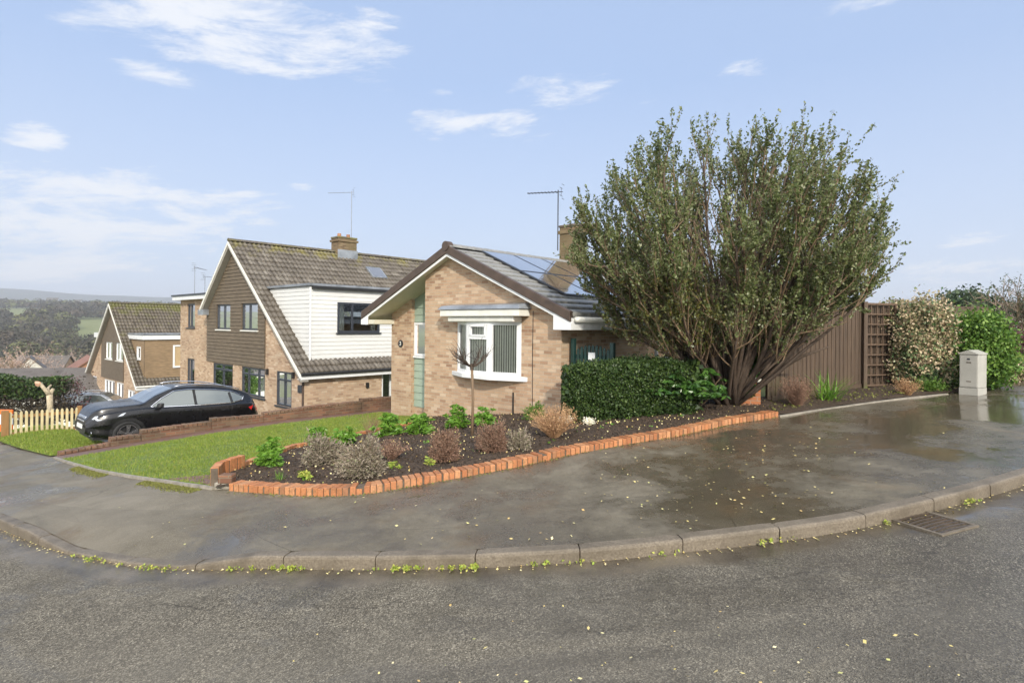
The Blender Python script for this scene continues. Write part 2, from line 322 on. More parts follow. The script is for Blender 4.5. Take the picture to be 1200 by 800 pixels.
def m_field():
    t=NT('hill_fields'); co=t.co(); c=t.ramp(t.noise(.004,3,vec=co),[(.35,(0.173,0.194,0.069)),(.5,(0.205,0.220,0.081)),(.65,(0.162,0.150,0.092))]); c=t.mix(t.map(t.noise(.4,5,vec=co),.3,.7,0,.4),c,(.07,.09,.03)); t.set(Base_Color=c,Roughness=.95); return t.m
M['field']=m_field()
M['hills']=plain('distant_hill_wood',(.055,.065,.045),.95,var=.4,sc=.02)
M['paver']=brick('red_block_paving',[(.16,.075,.05),(.22,.11,.075),(.19,.12,.09)],(.09,.07,.05),bw=.2,bh=.1,stain=.4,rough=.5,dark=(.07,.05,.04))
M['drive']=plain('tarmac_drive',(.07,.066,.06),.6,var=.3,sc=20,bump=.005)
def m_wood(name,c,var=.4,green=.0,rough=.75):
    t=NT(name); v=scalevec(t,t.co(),14,14,.8); g=t.n('ShaderNodeNewGeometry'); f=t.noise(2,6,vec=v)
    cc=t.ramp(f,[(.25,tuple(x*(1-var) for x in c)),(.75,tuple(min(1,x*(1+var)) for x in c))])
    cc=t.mix(t.map(g.outputs['Random Per Island'],0,1,0,.4),cc,tuple(x*.5 for x in c))
    cc=t.mix(t.map(t.noise(1.3,4),.55,.8,0,.5),cc,tuple(x*1.5 for x in c))
    if green:
        gm=t.n('ShaderNodeSeparateXYZ'); t.i(gm,0,t.co()); cc=t.mix(t.math('MULTIPLY',t.map(gm.outputs[2],.0,.55,1,0),t.map(t.noise(1.2,4),.45,.6,0,green),clamp=True),cc,(.10,.15,.02))
    t.set(Base_Color=cc,Roughness=rough); t.bump(f,.003); return t.m
M['fence']=m_wood('brown_stained_boards',(.092,.062,.040),.5,.8)
M['trellis']=m_wood('brown_trellis',(.13,.085,.055),.3)
M['picket']=m_wood('yellow_pine',(.58,.49,.28),.2)
M['post']=m_wood('brown_treated_post',(.26,.14,.05),.3)
M['bark']=m_wood('shrub_bark',(.20,.135,.078),.5)
M['bark_d']=m_wood('dark_bark',(.072,.050,.034),.5)
M['twig']=m_wood('pale_twigs',(.24,.175,.12),.3)
M['twig_l']=plain('grey_bare_twigs',(.36,.29,.25),.9,var=.2)
M['pollard']=plain('pale_pollard_bark',(.50,.42,.29),.8,var=.3,sc=12,bump=.02)
# ------------------------------------------------------------------ plan lines
KERB_PX=[(-90,575),(-40,594),(0,609),(26,620),(56,630),(91,640),(164,651),(210,655),(304,651),(400,651.7),(428,652),(560,650),(695,643),(800,632),(900,620),(970,611.5),(1009,606),(1040,597.5),(1126,578),(1183,561),(1200,556),(1260,537),(1330,515)]
BACK_PX=[(-60,499),(0,519),(60,536),(110,552),(170,562),(215,569),(250,574),(270,576),(300,577.5),(340,580),(375,581),(405,580.5),(440,577),(473,571),(540,560),(600,548),(665,533.5),(734,521),(800,509.5),(855,497.5),(913,488),(960,480.5),(1010,473.5),(1060,467),(1110,462),(1165,452),(1200,444),(1235,434)]
def resample(P,k):
    P=np.array(P)[:,:2]; 
    d=np.r_[0,np.cumsum(np.hypot(*np.diff(P,axis=0).T))]; s=np.linspace(0,d[-1],k)
    return np.stack([np.interp(s,d,P[:,0]),np.interp(s,d,P[:,1])],-1),d[-1]
def smooth(P,it=3):
    P=np.array(P,float)
    for _ in range(it): Q=P.copy(); Q[1:-1]=(P[:-2]+2*P[1:-1]+P[2:])/4; P=Q
    return P
KW=[G(*p)[:2] for p in KERB_PX]; KL0=len(KW)
e=np.array(KW[0])-np.array(KW[2]); e/=np.hypot(*e); e2=np.array(KW[-1])-np.array(KW[-3]); e2/=np.hypot(*e2)
KW=[tuple(np.array(KW[0])+e*t) for t in (24,12,5)]+KW+[tuple(np.array(KW[-1])+e2*t) for t in (5,12,24)]
KS,KLEN=resample(KW,700); KS=smooth(KS,30)
BW=[G(*p)[:2] for p in BACK_PX]
e=np.array(BW[0])-np.array(BW[2]); e/=np.hypot(*e); e2=np.array(BW[-1])-np.array(BW[-3]); e2/=np.hypot(*e2)
BW=[tuple(np.array(BW[0])+e*t) for t in (24,12,5)]+BW+[tuple(np.array(BW[-1])+e2*t) for t in (4,12,24)]
BS,_=resample(BW,700); BS=smooth(BS,6)
def nearest(P,q): return int(np.argmin(((P-np.array(q)[None,:2])**2).sum(1)))
kd0=nearest(KS,G(30,621)); kd1=nearest(KS,G(75,635)); kd2=nearest(KS,G(205,655)); kd3=nearest(KS,G(300,650))
ii=np.arange(700); KDROP=np.clip((ii-kd0)/(kd1-kd0),0,1)*np.clip((kd3-ii)/(kd3-kd2),0,1)     # 1 where the kerb is dropped
UP=.115; DR=.085
def norm2(P): t=np.gradient(P,axis=0); t/=np.hypot(t[:,0],t[:,1])[:,None]; return np.stack([-t[:,1],t[:,0]],-1)   # left of travel = towards houses
KN=norm2(KS); KZ=Hn(KS[:,0],KS[:,1])
def loft(name,A,B,k,hf,mat,parent=None,kind=None,extra=None,pw=1.0,uvs=False):
    t=(np.linspace(0,1,k)**pw)[None,:,None]; P=A[:,None]*(1-t)+B[:,None]*t; Z=hf(P[...,0],P[...,1])
    if extra is not None: Z=Z+extra(P,t[0,:,0])
    m=len(A); V=np.concatenate([P,Z[...,None]],-1).reshape(-1,3); I=np.arange(m*k).reshape(m,k)
    F=np.stack([I[:-1,:-1],I[:-1,1:],I[1:,1:],I[1:,:-1]],-1).reshape(-1,4)
    uv=None
    if uvs:
        al=np.r_[0,np.cumsum(np.hypot(*np.diff(A,axis=0).T))]; ac=np.hypot(P[...,0]-A[:,None,0],P[...,1]-A[:,None,1]); uv=np.stack([np.repeat(al[:,None],k,1),ac],-1).reshape(-1,2)
    o=np_mesh(name,V,F,mat,parent,smooth=True,uv=uv)
    if kind: o['kind']=kind
    return o
def wob(P): return .004*np.sin(P[...,0]*2.1+P[...,1]*1.3)+.003*np.sin(P[...,0]*5.1-P[...,1]*3.7)
def fx(P,t):
    dist=np.hypot(P[...,0]-KS[:,None,0],P[...,1]-KS[:,None,1]); return -DR*KDROP[:,None]*np.clip(1-(dist-.12)/1.0,0,1)+wob(P)*np.clip(dist*1.5-.1,0,1)-.002
inner=KS+KN*.12
loft('footway',inner,BS+norm2(BS)*.25,28,Hn,M['foot'],kind='structure',extra=fx,uvs=True)
# road: from the kerb out to beyond the far side
out=np.stack([KS[:,0]*1.0,np.full(700,0.)],-1)-KN*0; out=KS-KN*9.0; out[:,1]=np.minimum(out[:,1],-5); out=smooth(out,60)
loft('road',KS+KN*.02,out,60,Hn,M['road'],kind='structure',extra=lambda P,t: -UP+.02*np.clip(t*4,0,1)[None,:]+wob(P),pw=1.4,uvs=True)
loft('far_footway',out,out-np.array([0,2.2]),6,Hn,M['foot'],kind='structure',extra=lambda P,t:-UP+.08+0*P[...,0])
loft('verge',out-np.array([0,2.2]),out-np.array([0,25.]),20,Hn,M['lawn'],kind='structure',extra=lambda P,t:-UP+.03+0*P[...,0])
def build_kerb():
    V=[];F=[];top=KZ-DR*KDROP+.004; step=KLEN/699; per=int(round(.915/step)); i=0; b=MB()
    j0=nearest(KS,G(560,650))%per
    st=j0-per
    while st<699:
        a=max(st,0)+ (1 if st>=0 else 0)*0; e_=min(st+per,699); ids=list(range(a,e_+1))
        if len(ids)>1:
            prof=[(-.0,-.16),(.0,-.03),(.004,-.012),(.016,-.002),(.03,.0),(.125,.0),(.125,-.1)]
            base=len(b.v); jit=random.uniform(-.004,.004); jo=random.uniform(-.004,.004)
            for q,idx in enumerate(ids):
                c=KS[idx].copy(); tz=top[idx]+jit; sh=0
                if q==0 or q==len(ids)-1: tz-=.006; sh=.004
                tt=KS[min(idx+1,699)]-KS[max(idx-1,0)]; tt/=np.hypot(*tt)
                if q==0: c=c+tt*.005
                if q==len(ids)-1: c=c-tt*.005
                for (o_,z_) in prof: p=c+KN[idx]*(o_+jo+sh); b.v.append((p[0],p[1],tz+z_))
            m=len(prof)
            for q in range(len(ids)-1):
                for r_ in range(m-1): A=base+q*m+r_; b.f.append((A,A+m,A+m+1,A+1))
            b.f.append(tuple(base+r_ for r_ in range(m))); b.f.append(tuple(base+(len(ids)-1)*m+r_ for r_ in range(m-1,-1,-1)))
        st+=per
    o=b.build('kerb',M['kerb']); o['kind']='structure'
    b=MB()   # dark joint bed behind the stones
    for idx in range(0,698,2):
        p=KS[idx]+KN[idx]*.02; q=KS[idx+2]+KN[idx+2]*.02; p2=KS[idx]+KN[idx]*.12; q2=KS[idx+2]+KN[idx+2]*.12; z=top[idx]-.02; z2=top[idx+2]-.02
        b.face((p[0],p[1],z-.15),(q[0],q[1],z2-.15),(q[0],q[1],z2),(p[0],p[1],z)); b.face((p[0],p[1],z),(q[0],q[1],z2),(q2[0],q2[1],z2),(p2[0],p2[1],z))
    o=b.build('kerb_bedding',M['soil']); o['kind']='structure'
build_kerb()
# ------------------------------------------------------------------ wide ground sheet and distant land
def prof_far(r):
    return np.interp(r,[0,30,45,60,150,250,350,500,700,1000,1300,1700,2200],[-2.5,-3.4,-4.9,-6.5,-15,-22,-20,-11,3,16,23,18,5])
def Gall(x,y):
    r=np.hypot(x,y); az=np.degrees(np.arctan2(x,y)); left=np.clip((-8-az)/14,0,1)*np.clip((az+95)/20,0,1); left=left*left*(3-2*left)
    far=left*prof_far(r)+(1-left)*np.interp(r,[0,30,200,3000],[-.2,.6,2,2])
    xs=np.clip(x,-32,24); ys=np.clip(y,-6,36); near=Hn(xs,ys); w=np.clip((r-30)/22,0,1); w=w*w*(3-2*w)
    n_,u_=x*_n[0]+y*_n[1],x*_d[0]+y*_d[1]
    step=np.clip((-15.3-n_)/.8,0,1)*np.clip((u_-3.0)/.6,0,1)*np.clip((30-u_)/8,0,1)
    return near*(1-w)+far*w-.16*(1-w)-step*(1-w)*.75
ra=np.r_[0.5,np.geomspace(2,60,90),np.geomspace(64,2200,60)]; aa=np.radians(np.linspace(0,360,361))
RR,AA=np.meshgrid(ra,aa); X=RR*np.sin(AA); Y=RR*np.cos(AA); Z=Gall(X,Y); I=np.arange(X.size).reshape(X.shape)
F=np.stack([I[:-1,:-1],I[:-1,1:],I[1:,1:],I[1:,:-1]],-1).reshape(-1,4)
o=np_mesh('ground',np.stack([X,Y,Z],-1).reshape(-1,3),F,M['field'],smooth=True); o['kind']='structure'
# far blue hill ridges
def ridge(name,r0,r1,zt,seed,a0=-75,a1=60):
    g=np.random.default_rng(seed); az=np.radians(np.linspace(a0,a1,260)); h=zt*(1+.05*np.sin(az*9+seed)+.035*np.sin(az*23+seed*2)+.012*np.sin(az*61))*np.clip(1.02-.12*(az+.6),.6,1.05)
    t=np.linspace(0,1,14); P=[]
    for a,hh in zip(az,h):
        r=r0+(r1-r0)*t; z=-10+(hh+10)*np.sin(t*math.pi/1.25)**1.2
        P.append(np.stack([r*math.sin(a),r*math.cos(a),z],-1))
    P=np.array(P); I=np.arange(P.shape[0]*14).reshape(-1,14); F=np.stack([I[:-1,:-1],I[:-1,1:],I[1:,1:],I[1:,:-1]],-1).reshape(-1,4)
    o=np_mesh(name,P.reshape(-1,3),F,M['hills'],smooth=True); o['kind']='structure'
ridge('hills',2300,4200,131,3)
# ------------------------------------------------------------------ foliage helpers
def quads(P,size,aspect=.5,up=0.0,axis=None,g=rng,jit=.35):
    k=len(P); a=g.normal(size=(k,3)) if axis is None else axis+g.normal(size=(k,3))*jit
    a[:,2]+=up; a/=np.linalg.norm(a,axis=1)[:,None]; b=np.cross(a,g.normal(size=(k,3))); b/=np.linalg.norm(b,axis=1)[:,None]
    s=size*(.6+.8*g.random(k))[:,None]; L=a*s/2; B=b*s*aspect/2
    V=np.stack([P-L,P+B,P+L,P-B],1).reshape(-1,3); F=np.arange(4*k).reshape(-1,4); return V,F
def leaves(name,P,size,mat,parent=None,aspect=.5,up=0,axis=None,jit=.35,org=None):
    V,F=quads(np.asarray(P,float),size,aspect,up,axis,jit=jit); return np_mesh(name,V,F,mat,parent,org=org)
def blob_points(k,c,r,shell=.55,g=rng,lump=.25,flat=True):
    d=g.normal(size=(k,3)); d/=np.linalg.norm(d,axis=1)[:,None]
    if flat: d[:,2]=np.abs(d[:,2])*np.where(g.random(k)<.8,1,-.4)
    rr=(shell+(1-shell)*g.random(k)**.6)
    l=1+lump*(np.sin(d[:,0]*5.3+c[0]*3)+np.sin(d[:,1]*6.1+c[1])+np.sin(d[:,2]*7+c[0]))/2
    return np.array(c)+d*(rr*l)[:,None]*np.array(r)
def grass_patch(name,pts_xyz,h,mat,org=None,parent=None):
    k=len(pts_xyz); P=np.asarray(pts_xyz,float); a=rng.random(k)*6.283; lean=rng.normal(size=(k,2))*.35*h; w=h*.10+.002
    s=np.stack([np.cos(a)*w,np.sin(a)*w,np.zeros(k)],-1); hh=h*(.5+.8*rng.random(k)); tip=P+np.stack([lean[:,0],lean[:,1],hh],-1)
    V=np.stack([P-s,P+s,tip],1).reshape(-1,3); return np_mesh(name,V,np.arange(3*k).reshape(-1,3),mat,parent,org=org)
L={}
L['tree']=leafmat('olive_small_leaf',[(.065,.095,.025),(.12,.155,.045),(.19,.225,.08),(.34,.36,.19),(.09,.125,.035),(.22,.21,.08)],.38,.35)
L['treey']=leafmat('yellowing_leaf',[(.16,.15,.03),(.10,.12,.025),(.22,.17,.05),(.07,.10,.02)],.5,.3)
L['hedge']=leafmat('hedge_leaf',[(0.021,0.042,0.010),(0.033,0.067,0.014),(0.054,0.098,0.021),(0.105,0.154,0.036)],.5,.15)
L['laurel']=leafmat('broad_leaf',[(0.030,0.084,0.018),(0.060,0.140,0.026),(0.105,0.210,0.039)],.3,.2)
L['bright']=leafmat('bright_green_leaf',[(0.090,0.210,0.019),(0.150,0.308,0.039),(0.240,0.420,0.065),(0.120,0.252,0.026)],.4,.3)
L['grey']=leafmat('grey_lavender',[(0.210,0.168,0.130),(0.300,0.252,0.195),(0.405,0.350,0.260),(0.150,0.126,0.078),(0.240,0.266,0.130)],.8,.1)
L['brown']=leafmat('brown_dry_stem',[(0.165,0.091,0.058),(0.255,0.154,0.104),(0.330,0.210,0.143),(0.135,0.070,0.046)],.8,.1)
L['blond']=leafmat('blond_dry_grass',[(0.450,0.280,0.143),(0.600,0.392,0.208),(0.330,0.182,0.104),(0.510,0.308,0.156)],.8,.2)
L['varieg']=leafmat('variegated_leaf',[(0.105,0.154,0.052),(0.300,0.252,0.130),(0.600,0.476,0.299),(0.750,0.588,0.416),(0.420,0.280,0.182),(0.570,0.504,0.299)],.5,.2)
L['varieg_g']=leafmat('variegated_leaf_green',[(0.060,0.140,0.052),(0.120,0.210,0.078),(0.225,0.294,0.130),(0.450,0.462,0.260)],.45,.2)
L['ever']=leafmat('evergreen_leaf',[(0.045,0.112,0.016),(0.090,0.182,0.023),(0.150,0.266,0.039),(0.225,0.336,0.065)],.5,.2)
L['purple']=leafmat('purple_leaf',[(0.075,0.028,0.033),(0.120,0.042,0.046),(0.165,0.070,0.065)],.6,.1)
L['white']=leafmat('white_petal',[(1.125,1.050,0.910),(1.275,1.190,1.040),(0.150,0.252,0.052)],.6,.2)
L['wood']=leafmat('winter_canopy',[(.045,.043,.026),(.065,.060,.036),(.085,.075,.045),(.06,.068,.03),(.09,.075,.05)],.9,.1)
L['wood2']=leafmat('winter_canopy_brown',[(.06,.048,.03),(.085,.068,.045),(.10,.08,.055)],.9,.1)
L['wood_g']=leafmat('winter_canopy_green',[(0.112,0.119,0.046),(0.150,0.161,0.058),(0.180,0.182,0.072)],.9,.1)
L['wood_o']=leafmat('winter_canopy_russet',[(.10,.075,.035),(.12,.09,.045),(.085,.068,.035)],.9,.1)
L['wood_gr']=leafmat('winter_canopy_grey',[(.065,.062,.045),(.08,.076,.058),(.055,.053,.04)],.9,.1)
L['pinkw']=leafmat('pinkish_bare_canopy',[(0.330,0.224,0.176),(0.450,0.322,0.260),(0.390,0.280,0.195)],.9,.1)
L['dark']=leafmat('dark_conifer',[(0.030,0.056,0.023),(0.053,0.084,0.036),(0.075,0.105,0.052)],.7,.1)
L['fallen']=leafmat('fallen_leaf',[(0.630,0.504,0.169),(0.750,0.644,0.286),(0.450,0.280,0.104),(0.825,0.728,0.442),(0.375,0.420,0.104)],.6,0)
L['weed']=leafmat('kerb_weed',[(0.210,0.308,0.039),(0.330,0.420,0.065),(0.510,0.476,0.104),(0.150,0.196,0.039)],.6,.2)
L['moss']=leafmat('moss',[(.15,.17,.035),(.20,.20,.05),(.13,.12,.045)],.9,.1)
# ------------------------------------------------------------------ wall / window system (local plan coords n,u,z)
def PU(u0,sgn=-1): return lambda a,off,z:(a,u0+sgn*off,z)        # wall facing the street (-u)
def PN(n0,sgn=1): return lambda a,off,z:(n0+sgn*off,a,z)         # wall facing +n
def panel(mb,pl_,zs,bnd,holes,rowh=None,prot=0,reveal=.11,base=0.0):
    z0,z1=min(zs),max(zs); cuts=set(zs)
    for h in holes: cuts|={h[2],h[3]}
    cuts=sorted(c for c in cuts if z0<=c<=z1)
    rows=[]
    if rowh:
        z=z0; allc=set(cuts); k=0
        while z0+k*rowh<z1: allc.add(z0+k*rowh); k+=1
        cuts=sorted(allc)
    for a,b in zip(cuts[:-1],cuts[1:]):
        if b-a<1e-5: continue
        L0,R0=bnd(a+1e-6); L1,R1=bnd(b-1e-6); zm=(a+b)/2
        hs=sorted([h for h in holes if h[2]<zm<h[3]]); xs=[(L0,L1)]
        for h in hs: xs+=[(h[0],h[0]),(h[1],h[1])]
        xs.append((R0,R1))
        if rowh:
            q=int((zm-z0)/rowh); f=lambda z:base+prot*(1-((z-z0)/rowh-q)); oa,ob=f(a),f(b)
        else: oa=ob=base
        for i in range(0,len(xs),2):
            (p0,p1),(q0,q1)=xs[i],xs[i+1]
            mb.face(pl_(p0,oa,a),pl_(q0,oa,a),pl_(q1,ob,b),pl_(p1,ob,b))
            if rowh and abs(((a-z0)/rowh)-round((a-z0)/rowh))<1e-4: mb.face(pl_(p0,base,a),pl_(q0,base,a),pl_(q0,oa,a),pl_(p0,oa,a))
    for h in holes:
        o=base+prot*.5
        for (s,t,zz,yy) in ((h[0],h[0],h[2],h[3]),(h[1],h[1],h[2],h[3])): mb.face(pl_(s,o,zz),pl_(s,-reveal,zz),pl_(s,-reveal,yy),pl_(s,o,yy))
        for zz in (h[2],h[3]): mb.face(pl_(h[0],o,zz),pl_(h[1],o,zz),pl_(h[1],-reveal,zz),pl_(h[0],-reveal,zz))
    return mb
def pbox(mb,pl_,a0,a1,o0,o1,z0,z1):
    P=[pl_(a,o,z) for z in (z0,z1) for a,o in ((a0,o0),(a1,o0),(a1,o1),(a0,o1))]; return mb.hexa(P)
def window(par,pl_,a0,a1,z0,z1,fm,cols=(0,1),transom=None,tcols=None,rec=.06,sill=True,curt=None,fw=.055,sillm=None,name='window'):
    b=MB(); g=(a0+.003,a1-.003,z0+.003,z1-.003); a0_,a1_,z0_,z1_=g; f0,f1=-rec-.06,-rec+.012
    pbox(b,pl_,a0_,a1_,f0,f1,z0_,z0_+fw); pbox(b,pl_,a0_,a1_,f0,f1,z1_-fw,z1_)
    W_=a1_-a0_; ed=[a0_+W_*c for c in cols]
    for i,x in enumerate(ed):
        hw=fw/2; c=x+(hw if i==0 else (-hw if i==len(ed)-1 else 0)); pbox(b,pl_,c-hw,c+hw,f0+.002,f1+.003,z0_+fw-.001,z1_-fw+.001)
    if transom:
        zt=z0_+(z1_-z0_)*transom
        for i,(p,q) in enumerate(zip(ed[:-1],ed[1:])):
            if tcols is None or i in tcols: pbox(b,pl_,p+fw*.6,q-fw*.6,f0+.004,f1+.006,zt-fw/2,zt+fw/2)
    w=b.build(name,fm,par)
    pbox(MB(),pl_,a0_+fw*.4,a1_-fw*.4,-rec-.03,-rec-.024,z0_+fw*.4,z1_-fw*.4).build('pane',M['glass'],w)
    if sill: pbox(MB(),pl_,a0-.06,a1+.06,-rec+.01,.06,z0-.055,z0-.004).build('sill',sillm or fm,w)
    if curt:
        for (p,q,za) in curt:
            c=MB()
            x=a0_+W_*p; e=a0_+W_*q; k=max(2,int((e-x)/.05)); 
            for j in range(k):
                s=x+(e-x)*j/k; t=x+(e-x)*(j+1)/k; o_=-.22-.03*(j%2); o2=-.22-.03*((j+1)%2); zz=z0_+(z1_-z0_)*za
                c.face(pl_(s,o_,zz),pl_(t,o2,zz),pl_(t,o2,z1_),pl_(s,o_,z1_))
            c.build('curtain',M['curtain'],w)
    return w
def tiles(name,par,mat,A0,A1,B0,B1,gauge=.35,tw=.2,amp=.045,lift=.055,skip=None,flat=False):
    """roof slope: A0-A1 eave line, B0-B1 ridge line (points n,u,z)"""
    A0,A1,B0,B1=[np.array(p,float) for p in (A0,A1,B0,B1)]; Lw=np.linalg.norm(A1-A0); S=np.linalg.norm(B0-A0)
    nr=max(1,round(S/gauge)); nc=max(1,round(Lw/tw)); per=6
    prof=([0,.0,.0,.0,.0,-.5] if flat else [0,.6,1,.6,0,-.12])
    N=np.cross(A1-A0,B0-A0); N/=np.linalg.norm(N)
    if N[2]<0: N=-N
    a=np.linspace(0,1,nc*per+1); w=amp*np.array([prof[i%per] for i in range(nc*per+1)]); V=[];U=[];F=[]
    for r in range(nr):
        rows=[(r/nr,-.01 if r else -.05,0),(r/nr,lift,1),((r+1)/nr,.0,1)]; base=len(V)*1
        idx=[]
        for (s,h,ww) in rows:
            P=(A0[None]*(1-s)+B0[None]*s)*(1-a[:,None])+(A1[None]*(1-s)+B1[None]*s)*a[:,None]+N[None]*(h+w*ww)[:,None] if True else 0
            st=sum(len(v) for v in V); V.append(P); U.append(np.stack([a*Lw,np.full(len(a),s*S)+(-.01 if ww and s==(r+1)/nr else .01)],-1)); idx.append(st)
        for i,j in ((0,1),(1,2)):
            p=idx[i]+np.arange(nc*per); q=idx[j]+np.arange(nc*per); f=np.stack([p,p+1,q+1,q],-1)
            if skip is not None:
                c=(V[-1][:-1]+V[-1][1:]+V[-2][:-1]+V[-2][1:])/4; f=f[~np.array([skip(*x) for x in c])]
            F.append(f)
    V=np.concatenate(V); U=np.concatenate(U); F=np.concatenate(F)
    return np_mesh(name,V,F,mat,par,uv=U)
def ridge_tiles(par,mat,P,Q,r=.13,seg=.45):
    P=np.array(P,float);Q=np.array(Q,float);D=Q-P;Ln=np.linalg.norm(D);k=int(Ln/seg);b=MB();t=D/Ln; s=np.cross(t,[0,0,1.])
    for i in range(k):
        a=P+D*i/k; c=P+D*(i+1)/k+t*.02; base=len(b.v)
        for q,(pt,rr) in enumerate(((a,r*1.06),(c,r))):
            for m in range(7): g=math.pi*m/6; v=pt+s*math.cos(g)*rr+np.array([0,0,1])*(math.sin(g)*rr*.8-.03); b.v.append(tuple(v))
        for m in range(6): b.f.append((base+m,base+m+1,base+8+m,base+7+m))
        b.f.append(tuple(base+m for m in range(7))); b.f.append(tuple(base+7+m for m in range(6,-1,-1)))
    return b.build('ridge_tiles',mat,par)
def rainpipe(par,pts,r=.035,mat=None,name='downpipe'): return MB().tube(pts,r,8).build(name,mat or M['black'],par,smooth=True)
def aerial(par,mastbase,top,boomdir,blen,n_el,el=.3,mat=None,vert=False,log=False):
    b=MB(); t=np.array(top,float); b.tube([mastbase,top],.018,6); d=np.array(boomdir,float); d/=np.linalg.norm(d); a=t-np.array([0,0,.06]); s=np.cross(d,[0,0,1.]); s/=np.linalg.norm(s)
    if vert: s=np.array([0,0,1.])
    b.tube([a-d*.15,a+d*blen],.013,5)
    for i in range(n_el):
        c=a+d*(blen*(i+.6)/n_el); l=el*(1-.35*i/n_el)
        b.tube([c-s*l/2,c+s*l/2],.009 if not log else .02,4)
    for q in (1,-1): c=a-d*.1+np.array([0,0,.12*q]); b.tube([c-s*el*.7,c+s*el*.7],.008,4); b.tube([a-d*.1,c],.008,4); b.tube([c+np.array([0,0,.1*q])-s*el*.6-d*.06,c+np.array([0,0,.1*q])+s*el*.6-d*.06],.008,4)
    return b.build('tv_aerial',mat or M['metal'],par)
# ------------------------------------------------------------------ bungalow
def bungalow():
    o=thing('bungalow','buff brick bungalow with low gable, brown verge, white bow window and solar panels','bungalow',(-11,9.6,-.6),True)
    u0=9.61; nr=-7.38; nm=-11.84; npr=-13.04; nlf=-13.96; na=-10.77; za=3.60; ze=1.96; sl=(za-ze)/(nr+.35-na); u1=20.5; up=10.1; zb=-1.3
    soff=lambda n: za-sl*abs(n-na)-.02
    # main front
    bz=[zb,soff(nr),soff(nm),soff(na)]
    def bnd(z):
        l,r=nm,nr
        if z>soff(nr): r=na+(za-.02-z)/sl
        if z>soff(nm): l=na-(za-.02-z)/sl
        return l,r
    bay=(-10.55,-8.52,.66,2.1)
    front=panel(MB(),PU(u0),bz,bnd,[bay],reveal=.2)
    pl0=PU(u0)
    front.face((nm,u0,zb),(nm,up+.25,zb),(nm,up+.25,soff(nm)),(nm,u0,soff(nm)))
    front.build('front_wall',M['brick'],o)
    pier=MB(); pier.hexa([(nlf,up,zb),(npr,up,zb),(npr,up+.3,zb),(nlf,up+.3,zb),(nlf,up,soff(nlf)),(npr,up,soff(npr)),(npr,up+.3,soff(npr)),(nlf,up+.3,soff(nlf))]); pier.build('pier',M['brick'],o)
    side=panel(MB(),PN(nr),[zb,ze+.05],lambda z:(u0,u1),[(13.2,14.4,.9,1.9)]); 
    side.face((nlf,up,zb),(nlf,u1,zb),(nlf,u1,soff(nlf)),(nlf,up,soff(nlf))); side.face((nlf,u1,zb),(nr,u1,zb),(nr,u1,ze),(na,u1,za),(nlf,u1,soff(nlf))); side.build('side_wall',M['brick'],o)
    window(o,PN(nr),13.2,14.4,.9,1.9,M['white'],(0,.5,1))
    # sage green boarded panel and narrow window
    pu=PU(up+.12); g=MB(); panel(g,pu,[-.42,.98],lambda z:(npr+.0,nm),[],.2,.02); g.build('green_panel',M['green_panel'],o); g=MB(); panel(g,pu,[1.94,soff(npr)-.01],lambda z:(npr,nm) if z<soff(npr) else (npr,nm),[],.2,.02)
    g.face((npr,up+.12,soff(npr)-.01),(nm,up+.12,soff(npr)-.01),(nm,up+.12,soff(nm)),(npr,up+.12,soff(npr)))
    g.build('green_panel',M['green_panel'],o)
    pbox(MB(),pu,npr,nm,-.05,.0,zb,-.42).build('plinth',M['brick'],o)
    window(o,pu,npr+.01,nm-.01,1.0,1.93,M['white'],(0,1),rec=-.02,curt=[(.45,.95,0)])
    # bow window
    pts=[(-10.58,0),(-10.02,.21),(-9.27,.25),(-8.49,0)]; w=MB(); gl=MB(); zc0,zc1=.74,1.95
    cut=[[0,1],[0,1],[0,1]]
    def fac(i,t,off,z):
        a=np.array(pts[i],float); b=np.array(pts[i+1],float); p=a+(b-a)*t; d=(b-a)/np.linalg.norm(b-a); nn=np.array([-d[1],d[0]]); nn=nn if nn[1]>0 else -nn; p=p+nn*off; return (p[0],u0-p[1],z)
    for i in range(3):
        Ln=math.dist(pts[i],pts[i+1]); f=.07/Ln
        def bx(t0,t1,z0,z1,o0=-.07,o1=0): w.hexa([fac(i,t0,o1,z0),fac(i,t1,o1,z0),fac(i,t1,o0,z0),fac(i,t0,o0,z0),fac(i,t0,o1,z1),fac(i,t1,o1,z1),fac(i,t1,o0,z1),fac(i,t0,o0,z1)])
        bx(0,f,zc0,zc1); bx(1-f,1,zc0,zc1); bx(f,1-f,zc0,zc0+.08,-.07,.004); bx(f,1-f,zc1-.07,zc1,-.07,.004)
        if i==1: bx(f,1-f,1.55,1.62,-.07,.006); bx(f*1.5,1-f*1.5,1.62,1.66,-.05,.02); bx(f*1.5,1-f*1.5,1.84,1.88,-.05,.02); bx(f*1.2,f*2,1.62,1.88,-.05,.02); bx(1-f*2,1-f*1.2,1.62,1.88,-.05,.02)
        if i==2: bx(f,f+.05,zc0+.08,zc1-.07,-.05,.015); bx(1-f-.05,1-f,zc0+.08,zc1-.07,-.05,.015)
        gl.face(fac(i,f*.5,-.035,zc0+.04),fac(i,1-f*.5,-.035,zc0+.04),fac(i,1-f*.5,-.035,zc1-.04),fac(i,f*.5,-.035,zc1-.04))
    bw=w.build('bow_window',M['white'],o); gl.build('pane',M['glass'],bw)
    s=MB(); sp=[(-10.78,-.0),(-10.1,.29),(-9.22,.34),(-8.3,-.0)]; s.prism(sp,lambda p:(p[0],u0-p[1],.64),lambda p:(p[0],u0-p[1],.745)); s.build('sill',M['white'],bw,bevel=.01)
    v=MB()   # vertical blinds
